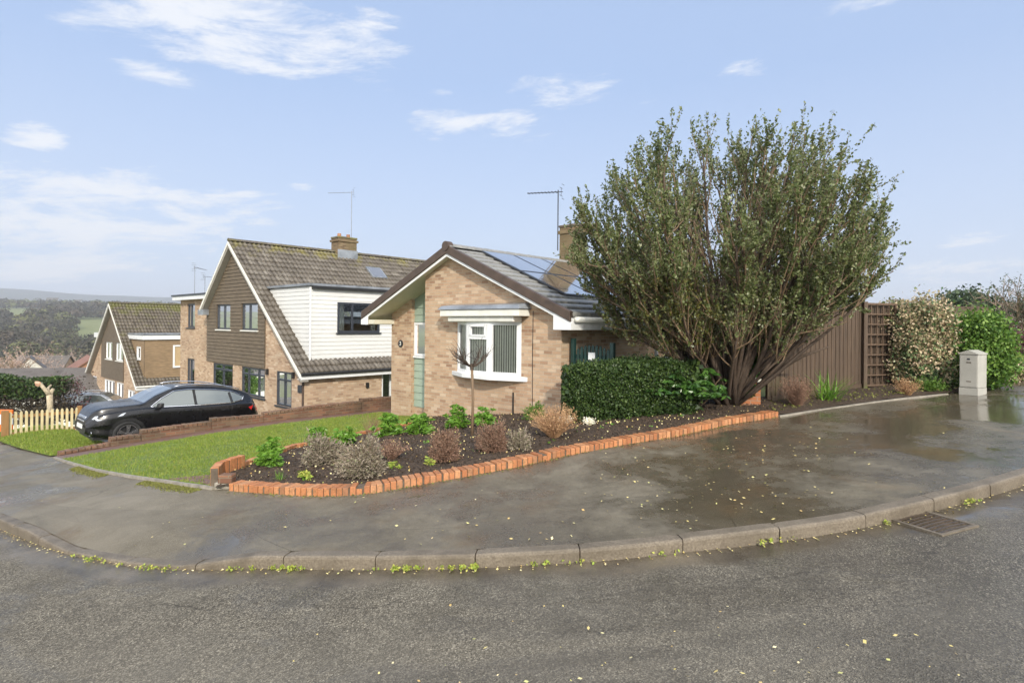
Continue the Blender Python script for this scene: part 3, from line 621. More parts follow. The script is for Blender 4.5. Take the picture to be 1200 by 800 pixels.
    for i,(t0,t1,n_) in enumerate([(.12,.9,6),(.1,.9,7),(.08,.94,12)]):
        for k in range(n_):
            t=t0+(t1-t0)*(k+.5)/n_; wd=.021 if i==2 else .037; h0=zc0+.05
            v.hexa([fac(i,t-wd*1.3,-.075,h0),fac(i,t+wd*.6,-.085,h0),fac(i,t+wd*.6+.003,-.087,h0),fac(i,t-wd*1.3+.003,-.077,h0)]+[fac(i,t-wd*1.3,-.075,zc1),fac(i,t+wd*.6,-.085,zc1),fac(i,t+wd*.6+.003,-.087,zc1),fac(i,t-wd*1.3+.003,-.077,zc1)])
    v.build('blind_slats',M['blind'],bw)
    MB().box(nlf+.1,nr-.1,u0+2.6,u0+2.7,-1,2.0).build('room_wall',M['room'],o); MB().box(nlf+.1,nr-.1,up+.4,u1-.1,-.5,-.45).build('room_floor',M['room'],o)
    hd=MB(); pbox(hd,pl0,-10.62,-8.47,.0,.30,1.95,2.075); hd.build('bay_head',M['offwhite'],o,bevel=.03)
    hd=MB(); pbox(hd,pl0,-10.82,-8.25,.002,.37,2.08,2.235); hd.build('bay_fascia',M['offwhite'],o,bevel=.012)
    hd=MB(); hd.hexa([pl0(-10.88,.41,2.24),pl0(-8.2,.41,2.24),pl0(-8.2,0,2.24),pl0(-10.88,0,2.24),pl0(-10.82,.33,2.33),pl0(-8.28,.33,2.33),pl0(-8.28,0,2.38),pl0(-10.82,0,2.38)]); hd.build('lead_roof',M['lead'],o,bevel=.01)
    # roof
    uv=u0-.2; el=-14.42; er=-6.98; zl=za-sl*(na-el); zr=za-sl*(er-na); th=.13
    s=MB()
    for (n0,z0,n1,z1) in ((el,zl,na,za),(er,zr,na,za)):
        s.hexa([(n0,uv,z0-.02),(n1,uv,z1-.02),(n1,u1+.2,z1-.02),(n0,u1+.2,z0-.02),(n0,uv,z0),(n1,uv,z1),(n1,u1+.2,z1),(n0,u1+.2,z0)])
    s.build('soffit',M['soffit'],o)
    tz=.17
    tiles('roof_right',o,M['tile_grey'],(er,uv+.03,zr+tz),(er,u1+.2,zr+tz),(na,uv+.03,za+tz),(na,u1+.2,za+tz),.325,.33,.006,.038,flat=True)
    tiles('roof_left',o,M['tile_grey'],(el,uv+.03,zl+tz),(el,u1+.2,zl+tz),(na,uv+.03,za+tz),(na,u1+.2,za+tz),.325,.33,.006,.038,flat=True)
    ridge_tiles(o,M['tile_grey'],(na,uv-.02,za+tz+.04),(na,u1+.2,za+tz+.04),.12,.42)
    vg=MB(); wb=MB()
    for (n0,z0) in ((el,zl),(er,zr)):
        vg.hexa([(n0,uv-.05,z0+.02),(na,uv-.05,za+.02),(na,uv+.06,za+.02),(n0,uv+.06,z0+.02),(n0,uv-.05,z0+.235),(na,uv-.05,za+.235),(na,uv+.06,za+.235),(n0,uv+.06,z0+.235)])
        wb.hexa([(n0,uv-.015,z0-.05),(na,uv-.015,za-.05),(na,uv+.02,za-.05),(n0,uv+.02,z0-.05),(n0,uv-.015,z0+.018),(na,uv-.015,za+.018),(na,uv+.02,za+.018),(n0,uv+.02,z0+.018)])
    vg.build('verge',M['brownv'],o,bevel=.015); wb.build('bargeboard',M['white'],o)
    MB().tube([(na,uv-.07,za+.2),(na,uv+.1,za+.2)],.12,12).build('verge_cap',M['brownv'],o)
    # boxed eaves
    b=MB(); b.prism([(er+.02,zr-.14),(er-.44,zr-.14),(er-.44,zr+.18),(er+.02,zr+.0)],lambda p:(p[0],uv-.03,p[1]),lambda p:(p[0],uv+.0,p[1]))
    b.box(er-.0,er+.022,uv+.0,u1,zr-.14,zr+.1); b.box(nr-.05,er,uv+.0,u1,zr-.14,zr-.125); b.build('right_fascia',M['white'],o)
    b=MB(); b.prism([(el-.02,zl-.14),(el+.30,zl-.14),(el+.30,zl+.12),(el-.02,zl-.0)],lambda p:(p[0],uv-.03,p[1]),lambda p:(p[0],uv+.0,p[1])); b.box(el-.022,el,uv,u1,zl-.14,zl+.1); b.build('left_fascia',M['white'],o)
    b=MB(); b.box(el+.3,nlf+.12,uv+.01,up+.3,zl-.12,zl+.0); b.build('eaves_box',M['soffit'],o)
    gt=MB(); gt.tube([(er+.07,uv+.05,zr+.07),(er+.07,u1,zr+.07)],.055,8); gt.build('gutter',M['offwhite'],o,smooth=True)
    # solar panels: two rows on the right slope
    slv=np.array([1,0,-sl]); slv/=np.linalg.norm(slv); base=np.array([na,0,za+tz+.09])
    for r_ in range(2):
        for c in range(3):
            ua=10.42+c*1.2; d0=.2+r_*1.5; p=base+slv*d0; q=base+slv*(d0+1.46); fm=MB()
            fm.hexa([(p[0],ua,p[2]-.04),(q[0],ua,q[2]-.04),(q[0],ua+1.17,q[2]-.04),(p[0],ua+1.17,p[2]-.04),(p[0],ua,p[2]),(q[0],ua,q[2]),(q[0],ua+1.17,q[2]),(p[0],ua+1.17,p[2])])
            f=fm.build('solar_panel',M['anth'],o); tag(f,group='solar panels on the bungalow roof')
            p2=p+slv*.035;q2=q-slv*.035; e=.003; MB().face((p2[0],ua+.035,p2[2]+e),(q2[0],ua+.035,q2[2]+e),(q2[0],ua+1.135,q2[2]+e),(p2[0],ua+1.135,p2[2]+e)).build('solar_glass',M['solar'],f)
    # chimney
    b=MB(); b.box(-11.05,-10.42,14.25,14.8,3.3,4.9); b.box(-11.09,-10.38,14.21,14.84,4.70,4.80); ch=b.build('chimney',M['brick_ch'],o)
    MB().box(-11.08,-10.39,14.22,14.83,4.9,4.97).build('chimney_cap',M['mortar'],ch,bevel=.02)
    t0=W(na-.1,14.55,0); 
    aerial(o,(-11.12,14.25,4.2),(-11.12,14.25,6.08),(-.83,-.25,.04),1.05,9,.16,M['anth'],log=True)
    # number plaque, flue marks, cable
    b=MB(); c=on_u(469.8,402.5,up); b.tube([(c[0],up-.001,c[1]),(c[0],up-.02,c[1])],.105,20); pq=b.build('number_plaque',M['black'],o)
    cu=bpy.data.curves.new('digit','FONT'); cu.body='3'; cu.size=.16; cu.align_x='CENTER'; cu.align_y='CENTER'; cu.extrude=.002; cu.offset=.003
    tmp=bpy.data.objects.new('digit',cu); COL.objects.link(tmp); dg=bpy.context.evaluated_depsgraph_get(); me=bpy.data.meshes.new_from_object(tmp.evaluated_get(dg)); bpy.data.objects.remove(tmp)
    dn=MB(); dn.v=[(c[0]+v.co.x,up-.0235-v.co.z,c[1]+v.co.y) for v in me.vertices]; dn.f=[tuple(p.vertices) for p in me.polygons]; dn.build('house_number',M['offwhite'],pq)
    MB().tube([(-8.15,u0-.008,2.2),(-8.16,u0-.008,1.2),(-8.15,u0-.008,0)],.007,5).build('cable',M['black'],o)
    b=MB(); b.box(-8.72,-8.70,u0-.03,u0,-.3,.38); b.build('marker_rod',M['black'],o)
bungalow()
# side gate between bungalow and hedge
def gate():
    n0,n1,u=-7.30,-6.25,9.86; o=thing('garden_gate','dark green arched picket gate with white notice beside the bungalow corner','gate',(n0,u,.0),True)
    MB().box(n0,n0+.09,u-.04,u+.05,-.2,1.62).build('post',M['dgreen'],o,bevel=.008); MB().box(n1-.09,n1,u-.04,u+.05,-.2,1.55).build('post',M['dgreen'],o,bevel=.008)
    b=MB()
    for i in range(9):
        a=n0+.14+i*.092; t=(i-4)/4.5; z=1.5-.10*abs(t)**2*1.0
        b.prism([(a,.1),(a+.06,.1),(a+.06,z-.04),(a+.03,z),(a,z-.04)],lambda p:(p[0],u-.012,p[1]),lambda p:(p[0],u+.012,p[1]))
    b.build('pickets',M['dgreen'],o)
    MB().box(n0+.1,n1-.1,u+.013,u+.045,1.2,1.29).build('rail',M['dgreen'],o); MB().box(n0+.1,n1-.1,u+.013,u+.045,.3,.4).build('rail',M['dgreen'],o)
    MB().box(-6.86,-6.70,u-.024,u-.013,1.19,1.34).build('notice',M['white'],o)
gate()
# ------------------------------------------------------------------ chalet houses
def chalet(n0,u0,zE,name_lbl,first=True):
    """n0 right wall, eave level zE. local coords are plan coords"""
    dz=zE-.08; o=thing('chalet_house',name_lbl,'house',(n0-6,u0,dz-2.4),True)
    bm=M['brick_b']; fm=M['anth'] if first else M['white']; fw=.07 if first else .08
    uv=u0-.28; na=n0-6.1; za=5.25+dz; er=n0+.25; ze=.0+dz; sr=(za-ze)/(er-na)
    nl=na-3.0 if first else n0-12.6; el=nl-.1; slL=.9 if first else (za-(ze-.0))/(na-el); zl=za-slL*(na-el); u1=u0+10.5; zb=-2.6+dz
    cl,cr=(n0-9.05,n0-3.1) if first else (n0-9.0,n0-3.4); zc=.1+dz     # cladding extents and its foot
    soff=lambda n:(za-.25)-(sr if n>na else slL)*abs(n-na)
    def bnd(z):
        l,r=nl,n0
        if z>soff(n0): r=na+(za-.25-z)/sr
        if z>soff(nl): l=na-(za-.25-z)/slL
        return l,r
    if first:
        low=[(n0-8.36,n0-6.2,-1.02+dz,.05+dz),(n0-5.3,n0-3.13,-1.12+dz,.05+dz),(n0-2.15,n0-.95,-1.25+dz,.05+dz)]
        upw=[(n0-7.9,n0-6.4,1.57,2.67),(n0-5.25,n0-3.72,1.57,2.67)]
    else:
        low=[(n0-11.6,n0-10.4,-1.5+dz,.0+dz),(n0-8.2,n0-5.6,-1.2+dz,.0+dz),(n0-5.1,n0-3.5,-1.3+dz,.0+dz),(n0-2.5,n0-1.0,-2.2+dz,-.3+dz)]
        upw=[(n0-7.8,n0-6.1,1.45+dz,2.65+dz),(n0-5.2,n0-3.5,1.45+dz,2.65+dz)]
    pl_=PU(u0)
    fr=MB(); panel(fr,pl_,[zb,soff(n0)],bnd,[h for h in low if h[3]<=soff(n0)]+[h for h in low if h[3]>soff(n0)]) if False else panel(fr,pl_,[zb,soff(n0),soff(nl),za-.25],bnd,low+upw)
    fr.build('front_wall',bm,o)
    # boarding standing proud of the brick
    def bc(z):
        l,r=cl,cr
        if z>soff(cr): r=na+(za-.25-z)/sr
        if z>soff(cl): l=na-(za-.25-z)/slL
        return l,r
    cb=MB(); panel(cb,pl_,[zc,soff(cr),soff(cl),za-.26],bc,upw,.15,.028,base=.03); cb.face(pl_(cl,.0,zc),pl_(cl,.04,zc),pl_(cl,.04,min(soff(cl),3+dz)),pl_(cl,0,min(soff(cl),3+dz))); cb.face(pl_(cr,.0,zc),pl_(cr,.04,zc),pl_(cr,.04,soff(cr)-.05),pl_(cr,0,soff(cr)-.05)); cb.build('boarding',M['clad_brown'],o)
    sm=M['offwhite']
    for i,h in enumerate(upw): window(o,PU(u0-.03),*h,fm,(0,.45,1) if i else (0,.5,1),transom=None if first else None,fw=fw,sillm=sm,curt=[(.05,.45,0)],rec=.04)
    cols=[(0,.5,1),(0,.28,.72,1),(0,.52,1)] if first else [(0,1),(0,.33,.66,1),(0,.5,1),(0,.5,1)]
    for i,h in enumerate(low): window(o,pl_,*h,fm,cols[i],transom=.75 if first else None,fw=fw,rec=.03,curt=[(.1,.9,.0)] if i==0 else [(.02,.25,0)],sillm=fm)
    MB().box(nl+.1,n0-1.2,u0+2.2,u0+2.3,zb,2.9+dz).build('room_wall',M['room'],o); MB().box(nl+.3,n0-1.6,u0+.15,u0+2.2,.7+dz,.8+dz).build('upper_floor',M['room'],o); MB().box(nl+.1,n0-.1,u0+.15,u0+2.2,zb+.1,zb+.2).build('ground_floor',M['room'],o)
    # side wall, back wall, porch recess
    sd=MB(); us=u0+3.3
    sd.face((n0,u0,zb),(n0,us,zb),(n0,us,ze+.1),(n0,u0,ze+.1)); sd.face((n0,us,zb),(n0-.9,us,zb),(n0-.9,us,ze+.3),(n0,us,ze+.3)); sd.face((n0-.9,us+1.6,zb),(n0-.9,u1,zb),(n0-.9,u1,ze+.4),(n0-.9,us+1.6,ze+.4))
    sd.face((nl,u0,zb),(nl,u1,zb),(nl,u1,zl-.2),(nl,u0,zl-.2)); sd.face((nl,u1,zb),(n0,u1,zb),(n0,u1,ze),(na,u1,za-.2),(nl,u1,zl-.2)); sd.build('side_wall',bm,o)
    if first:
        b=MB(); b.box(n0-.9,n0-.02,us+.0,us+.07,zb,ze+.02); b.build('porch_post',M['white'],o)
        window(o,PN(n0-.25),us+.08,us+1.55,zb+.4,ze+.0,M['white'],(0,.35,1),sill=False,name='porch_door',rec=0)
        MB().box(n0+.002,n0+.09,u0+2.55,u0+2.66,-.62+dz,-.42+dz).build('wall_lamp',M['black'],o,bevel=.01)
        MB().tube([(n0-.02,u0-.05,-.0+dz),(n0-.02,u0-.05,-2.3+dz)],.035,8).build('downpipe',M['brownv'],o)
        MB().box(n0-.42,n0-.12,u0-.05,u0-.002,-.63+dz,-.36+dz).build('meter_plaque',M['anth'],o,bevel=.01)
        for q in (n0-.75,n0-2.85): MB().box(q-.05,q+.05,u0-.1,u0-.002,-.15+dz,.08+dz).build('wall_lamp',M['black'],o,bevel=.01)
    # roof
    ud0,ud1=u0+.32,u0+(4.6 if first else 6.0); nf=n0-.28; zt=3.22+dz; ndb=na+(za+.1-zt)/sr
    skip=(lambda n,u,z: ud0+.05<u<ud1-.05 and n>ndb+.1 and n<nf-.02)
    tl=M['tile'] if first else M['tile2']
    tiles('roof_right',o,tl,(er,uv,ze+.10),(er,u1+.2,ze+.10),(na,uv,za+.1),(na,u1+.2,za+.1),skip=skip)
    tiles('roof_left',o,tl,(el,uv,zl+.1),(el,u1+.2,zl+.1),(na,uv,za+.1),(na,u1+.2,za+.1))
    ridge_tiles(o,tl,(na,uv,za+.14),(na,u1+.2,za+.14))
    b=MB(); bb=MB()
    for (nn,zz) in ((er,ze),(el,zl)):
        bb.hexa([(nn,uv-.03,zz-.07),(na,uv-.03,za-.07),(na,uv,za-.07),(nn,uv,zz-.07),(nn,uv-.03,zz+.07),(na,uv-.03,za+.07),(na,uv,za+.07),(nn,uv,zz+.07)])
        b.hexa([(nn,uv,zz-.2),(na,uv,za-.2),(na,u0+.02,za-.2),(nn,u0+.02,zz-.2),(nn,uv,zz+.05),(na,uv,za+.05),(na,u0+.02,za+.05),(nn,u0+.02,zz+.05)])
    b.build('verge_soffit',M['soffit_g'],o); bb.build('bargeboard',M['offwhite'],o)
    b=MB(); b.box(er-.03,er+.02,uv,u1,ze-.12,ze+.08); b.box(n0,er,uv,u1,ze-.12,ze-.1); b.build('fascia',M['white'],o); MB().tube([(er+.07,uv,ze+.07),(er+.07,u1,ze+.07)],.055,8).build('gutter',M['black'] if first else M['offwhite'],o)
    if first:
        b=MB(); b.box(nl-.35,nl+.3,uv-.02,u0+.2,zl-.25,zl+.0); b.build('eaves_box',M['lead'],o)
    # dormer
    cm=M['clad_white'] if first else M['clad_tan']; d=MB(); zf=.42+dz
    win=[(u0+1.45,u0+3.35,1.53+dz,2.69+dz)] if first else [(u0+4.0,u0+6.5,1.2+dz,2.6+dz)]
    panel(d,PN(nf),[zf,zt],lambda z:(ud0,ud1),[h for h in win if h[1]<ud1],.155 if first else .14,.018)
    pd=PU(ud0); cz=lambda z: na+(za+.1-z)/sr
    holes=[] if first else [(nf-1.5,nf-.7,1.7+dz,2.5+dz)]
    panel(d,pd,[zf,zt],lambda z:(cz(z)-.15,nf),holes,.155 if first else .14,.018)
    dm=d.build('dormer',cm,o)
    if first: window(o,PN(nf+.02),*win[0],M['anth'],(0,.34,1),fw=.07,curt=[(.04,.22,0),(.86,.97,0)],rec=0)
    else:
        w_=(ud0+1.7,ud0+3.9,1.25+dz,2.5+dz); pbox(MB(),PN(nf+.025),w_[0],w_[1],0,.01,w_[2],w_[3]).build('blind',M['tan'],dm)
        b=MB(); pbox(b,PN(nf+.03),w_[0]-.1,w_[1]+.1,0,.06,w_[2]-.12,w_[2]); pbox(b,PN(nf+.03),w_[0]-.1,w_[1]+.1,0,.06,w_[3],w_[3]+.1); pbox(b,PN(nf+.03),w_[0]-.1,w_[0],0,.06,w_[2],w_[3]); b.build('window',M['white'],dm)
        window(o,PU(ud0-.02),*holes[0],M['white'],fw=.1,rec=0)
    b=MB(); b.box(ndb-.2,nf+.12,ud0-.1,ud1+.1,zt+.02,zt+.12); b.build('dormer_roof',M['lead'],o,bevel=.02)
    if first:
        b=MB(); b.box(nf+.05,nf+.16,ud0+.05,ud1+.1,zt-.07,zt+.03); b.build('dormer_gutter',M['black'],o); MB().box(nf+.02,nf+.05,ud0-.02,ud0+.05,zf,zt).build('corner_trim',M['white'],o)
    else:
        b=MB(); b.box(nf,nf+.14,ud0-.1,ud1+.1,zt-.25,zt+.0); b.box(ndb-.1,nf+.1,ud0-.13,ud0-.04,zt-.25,zt+.0); b.build('dormer_fascia',M['white'],o)
        b=MB(); b.box(el-.2,na-2.6,ud0,ud0+6,zt-.35,zt+.0); b.build('left_dormer_fascia',M['white'],o); b=MB(); b.box(el+1.0,na-2.5,ud0+.1,ud0+5.9,zl+1,zt-.3); b.build('left_dormer',M['clad_tan'],o)
    if first:
        # chimney, roof light, flat-roofed brick extension
        b=MB(); b.box(na-.3,na+.38,15.1,16.1,za-.3,za+.78); b.box(na-.36,na+.44,15.04,16.16,za+.62,za+.72); ch=b.build('chimney',M['brick_ch'],o)
        b=MB(); b.box(na-.33,na+.41,15.07,16.13,za+.78,za+.87); b.build('chimney_cap',M['tile'],ch,bevel=.02)
        for q in (15.35,15.85): MB().tube([(na,q,za+.86),(na,q,za+1.05)],[.1,.085],10).build('chimney_pot',M['brick_far'],ch)
        MB().box(na+.37,na+.40,15.05,16.15,za-.45,za+.22).build('lead_flashing',M['lead'],ch)
        aerial(o,(na+.2,15.9,za+.6),(na+.2,15.9,8.45),(-.9,-.3,.06),1.5,5,.12)
        t=np.array([1,0,-sr]); t/=np.linalg.norm(t); p=np.array([na,0,za+.1])+t*1.15; q=p+t*.85; N=np.array([sr,0,1]); N/=np.linalg.norm(N)
        ua,ub=u0+5.9,u0+6.75; r_=MB(); P=[p+np.array([0,ua,0]),q+np.array([0,ua,0]),q+np.array([0,ub,0]),p+np.array([0,ub,0])]
        r_.hexa([x for x in P]+[x+N*.1 for x in P]); rl=r_.build('roof_light',M['lead'],o)
        P=[p+t*.08+np.array([0,ua+.07,0]),q-t*.08+np.array([0,ua+.07,0]),q-t*.08+np.array([0,ub-.07,0]),p+t*.08+np.array([0,ub-.07,0])]
        MB().face(*[x+N*.105 for x in P]).build('pane',M['solar'],rl)
        ut=u0+.25; tn0,tn1=n0-13.4,nl; b=MB(); hs=[(tn0+.95,tn0+2.0,1.6,2.8),(tn0+.95,tn0+2.0,-1.3,.05)]
        panel(b,PU(ut),[zb,3.0],lambda z:(tn0,tn1+.4),hs); b.face((tn0,ut,zb),(tn0,ut+5,zb),(tn0,ut+5,3),(tn0,ut,3)); b.face((tn1+.4,ut,zb),(tn1+.4,ut+5,zb),(tn1+.4,ut+5,3),(tn1+.4,ut,3)); b.build('extension_wall',bm,o)
        for h in hs: window(o,PU(ut),*h,M['anth'],(0,.4,1),fw=.08)
        b=MB(); b.box(tn0-.3,tn1+.2,ut-.3,ut+5.2,2.98,3.17); b.build('extension_fascia',M['white'],o); MB().box(tn0-.35,tn1+.22,ut-.35,ut+5.25,3.172,3.25).build('flat_roof',M['anth'],o)
        c=on_u(228,348,ut+2); aerial(o,(c[0],ut+2,3.2),(c[0],ut+2,on_u(228,312,ut+2)[1]),(-.75,.6,0),1.9,9,.2); c=on_u(240,345,ut+3); aerial(o,(c[0],ut+3,3.2),(c[0],ut+3,on_u(240,323,ut+3)[1]),(-.3,.9,0),.5,3,.3)
    return o
chalet(-19.5,10.35,.08,'brick and brown boarded chalet house with cream boarded dormer, behind the parked black car')
chalet(-41.3,11.03,-2.15,'smaller looking mossy roofed chalet house farther down the slope with white windows',False)
# ------------------------------------------------------------------ site surfaces
def zdrive(n,u): return -1.42-.085*(u-4.3)+.035*(n+17.6)
NW=-16.25
edge=[(2.97,-7.8),(3.2,-8.34),(3.76,-8.63),(5.05,-9.89),(7.9,-10.2),(9.64,-11.5),(10.3,-12.2)]
fu=sorted(edge); 
us=np.linspace(2.78,10.4,60)
nb=np.interp(us,[e[0] for e in fu],[e[1] for e in fu])
backnu=np.array([nu(*p) for p in BS]); 
def back_u(n): 
    m=(backnu[:,0]<-7.5); q=backnu[m]; q=q[np.argsort(q[:,0])]; return np.interp(n,q[:,0],q[:,1])
def plan_loft(name,na_,nb_,k,m,hf,mat,ut=10.4,dz=.02):
    nn=np.linspace(na_,nb_,k) ; V=[]
    A=[];B=[]
    for n in nn: A.append(W(n,back_u(n)+.02)[:2]); B.append(W(n,ut)[:2])
    return loft(name,np.array(A),np.array(B),m,hf,mat,kind='structure',extra=lambda P,t:dz+0*P[...,0])
lawn=None
# lawn as rows of constant u
def lawn_build():
    A=[];B=[]
    k=50; ts=np.linspace(0,1,k); P=np.zeros((k,60,2))
    for j,t in enumerate(ts):
        for i in range(60):
            u=2.6+(10.9-2.6)*i/59; 
            nR=np.interp(u,[e[0] for e in fu],[e[1] for e in fu]); nL=-15.2 if u<8 else -15.2+ (u-8)*.25; n=nL+(nR-nL)*t
            ub=back_u(n); uu=max(u,ub); P[j,i]=W(n,uu)[:2]
    Z=Hn(P[...,0],P[...,1])+.03; V=np.concatenate([P,Z[...,None]],-1).reshape(-1,3); I=np.arange(k*60).reshape(k,60)
    F=np.stack([I[:-1,:-1],I[:-1,1:],I[1:,1:],I[1:,:-1]],-1).reshape(-1,4); o=np_mesh('lawn',V,F,M['lawn'],smooth=True); o['kind']='structure'
lawn_build()
m_=80000; gu=2.6+rng.random(m_)*8.0; nR=np.interp(gu,[e[0] for e in fu],[e[1] for e in fu]); gn=-15.2+(nR+15.2)*rng.random(m_)
ub=np.array([back_u(n) for n in gn]); k_=(gu>ub+.03)&(rng.random(m_)<np.clip(.75+.5*np.sin(gn*3.1+gu*1.7)*np.sin(gu*2.3-gn),.3,1)); gn=gn[k_];gu=gu[k_]; gx=gn*_n[0]+gu*_d[0]; gy=gn*_n[1]+gu*_d[1]
o=grass_patch('grass',np.stack([gx,gy,Hn(gx,gy)+.025],-1),.040,M['blade']); o['kind']='stuff'
# path of block paving
A=np.array([W(NW+.1,u)[:2] for u in np.linspace(float(back_u(NW)),13,60)]); B=np.array([W(-15.2+max(0,(u-8)*.28),u)[:2] for u in np.linspace(float(back_u(-15.2)),13,60)])
loft('garden_path',A,B,8,Hn,M['paver'],kind='structure',extra=lambda P,t:.024+0*P[...,0])
uvl=bpy.data.objects['garden_path'].data
uvbox(uvl)
# driveway and grass in front of it
def plan_sheet(name,n0,n1,u0,u1,zf,mat,k=30):
    V=[];
    for i in range(k):
        for j in range(k):
            n=n0+(n1-n0)*i/(k-1); s=u0 if not callable(u0) else u0(n); u=s+(u1-s)*j/(k-1); p=W(n,u); V.append((p[0],p[1],zf(n,u,p[0],p[1])))
    I=np.arange(k*k).reshape(k,k); F=np.stack([I[:-1,:-1],I[:-1,1:],I[1:,1:],I[1:,:-1]],-1).reshape(-1,4); o=np_mesh(name,V,F,mat,smooth=True); o['kind']='structure'; return o
def zfront(n,u,x,y):
    s=min(1,max(0,(u-float(back_u(n)))/1.1)); return (H(x,y)+.02)*(1-s)+zdrive(n,u)*s
plan_sheet('driveway',-16.35,-23.0,lambda n:float(back_u(n))+1.0,12.5,lambda n,u,x,y:zdrive(n,u),M['drive'])
gl=plan_sheet('front_grass',-16.4,-24.5,lambda n:float(back_u(n))+.02,4.3,lambda n,u,x,y:zfront(n,u,x,y)+.012,M['lawn'])
m_=14000; gn=-16.45-rng.random(m_)*8; ub=np.array([back_u(n) for n in gn]); gu=ub+.03+rng.random(m_)*(4.2-ub); gx=gn*_n[0]+gu*_d[0]; gy=gn*_n[1]+gu*_d[1]; hh=Hn(gx,gy)+.02; s_=np.clip((gu-ub)/1.1,0,1); gz=hh*(1-s_)+(-1.42-.085*(gu-4.3)+.035*(gn+17.6))*s_+.01
o=grass_patch('grass',np.stack([gx,gy,gz],-1),.06,M['blade']); o['kind']='stuff'
# edging strip along the back of the footway
def strip(name,px,w,dz,mat,off=.0,kind='structure'):
    P=np.array([G(*p)[:2] for p in px]); P,_=resample(P,80); Nn=norm2(P); P=P+Nn*off; A=P-Nn*w/2;B=P+Nn*w/2; b=MB()
    for i in range(79):
        za,zb=H(*P[i])+dz,H(*P[i+1])+dz; b.hexa([(A[i][0],A[i][1],za-.1),(A[i+1][0],A[i+1][1],zb-.1),(B[i+1][0],B[i+1][1],zb-.1),(B[i][0],B[i][1],za-.1),(A[i][0],A[i][1],za),(A[i+1][0],A[i+1][1],zb),(B[i+1][0],B[i+1][1],zb),(B[i][0],B[i][1],za)])
    o=b.build(name,mat); 
    if kind:o['kind']=kind
    return o
strip('lawn_edging',[(64,537),(85,544),(110,551),(170,561.5),(215,568.5),(250,573.5)],.05,.035,M['concrete'])
strip('footway_edging',[(913,488),(960,480.5),(1010,473.5),(1060,467),(1110,462)],.05,.02,M['concrete'])
# moss strip along lawn edge
mp=np.array([G(*p)[:2] for p in [(85,545),(110,553),(170,564),(215,571),(235,574)]]); mp,_=resample(mp,400); mp=mp[rng.integers(0,400,9000)]; Nn=-.07*np.abs(rng.normal(size=(9000,1)))*np.array([[_d[0],_d[1]]])
mp=mp+Nn+rng.normal(size=(9000,2))*.015; mk=np.sin(mp[:,0]*2.3)+.6*np.sin(mp[:,0]*7)>-.35; mp=mp[mk]
o=leaves('moss',np.stack([mp[:,0],mp[:,1],Hn(mp[:,0],mp[:,1])+.006],-1),.022,L['moss'],up=0,aspect=.8); o['kind']='stuff'
# planting bed
BEDPX=[(270,573),(300,575),(340,578),(375,579),(405,578),(440,574),(473,568),(540,557),(600,545),(665,531),(734,518),(800,507),(855,495),(913,486)]
bed=[G(*p)[:2] for p in BEDPX]
bedpoly=bed+[W(-2.4,10.4)[:2],(4.4,12.4),(1.6,13.3),W(-7.3,9.9)[:2],W(-7.38,9.62)[:2],W(-11.84,9.62)[:2]]+[W(e[1],e[0])[:2] for e in fu[::-1][2:]]
bedpoly=[W(e[1],e[0])[:2] for e in fu if e[0]<9]+[W(-11.84,9.7)[:2],W(-7.38,9.7)[:2],W(-6.2,9.9)[:2],(4.4,12.5),(5.0,11.4)]+bed[::-1]
BP=np.array(bedpoly)
def inside(x,y,P):
    r=np.zeros(x.shape,bool); j=len(P)-1
    for i in range(len(P)):
        xi,yi=P[i];xj,yj=P[j]; c=((yi>y)!=(yj>y))&(x<(xj-xi)*(y-yi)/(yj-yi+1e-12)+xi); r^=c; j=i
    return r
bedP=np.array(bed)
def Hb(x,y):
    d=np.full(np.shape(x),9.); 
    for a,b in zip(bedP[:-1],bedP[1:]):
        t=np.clip(((x-a[0])*(b[0]-a[0])+(y-a[1])*(b[1]-a[1]))/((b-a)**2).sum(),0,1); d=np.minimum(d,np.hypot(x-a[0]-t*(b[0]-a[0]),y-a[1]-t*(b[1]-a[1])))
    return Hn(x,y)+.055+.05*np.clip((d-.2)/.8,0,1)
def Hb1(x,y): return float(Hb(np.array([x]),np.array([y]))[0])
xs=np.arange(-4.6,5.6,.06); ys=np.arange(6.6,15.4,.06); XX,YY=np.meshgrid(xs,ys,indexing='ij'); ZZ=Hb(XX,YY)+.012*np.sin(XX*9)*np.sin(YY*8)+rng.normal(size=XX.shape)*.010
I=np.arange(XX.size).reshape(XX.shape); F=np.stack([I[:-1,:-1],I[1:,:-1],I[1:,1:],I[:-1,1:]],-1).reshape(-1,4); F=F[inside((XX[:-1,:-1]+.03).ravel(),(YY[:-1,:-1]+.03).ravel(),BP)]
o=np_mesh('garden_soil',np.stack([XX,YY,ZZ],-1).reshape(-1,3),F,M['soil'],smooth=True); o['kind']='structure'
def in_bed(k,mar=0):
    x=rng.random(k)*10-4.6; y=rng.random(k)*8.5+6.6; m=inside(x,y,BP); return x[m],y[m]
x,y=in_bed(2900); g=np.stack([x,y,Hb(x,y)+.02],-1)
o=leaves('leaf_litter',g,.028,L['fallen'],aspect=.8); o['kind']='stuff'
x,y=in_bed(22000); o=leaves('soil_crumbs',np.stack([x,y,Hb(x,y)+.012],-1),.03,M['soil'],aspect=.9); o['kind']='stuff'
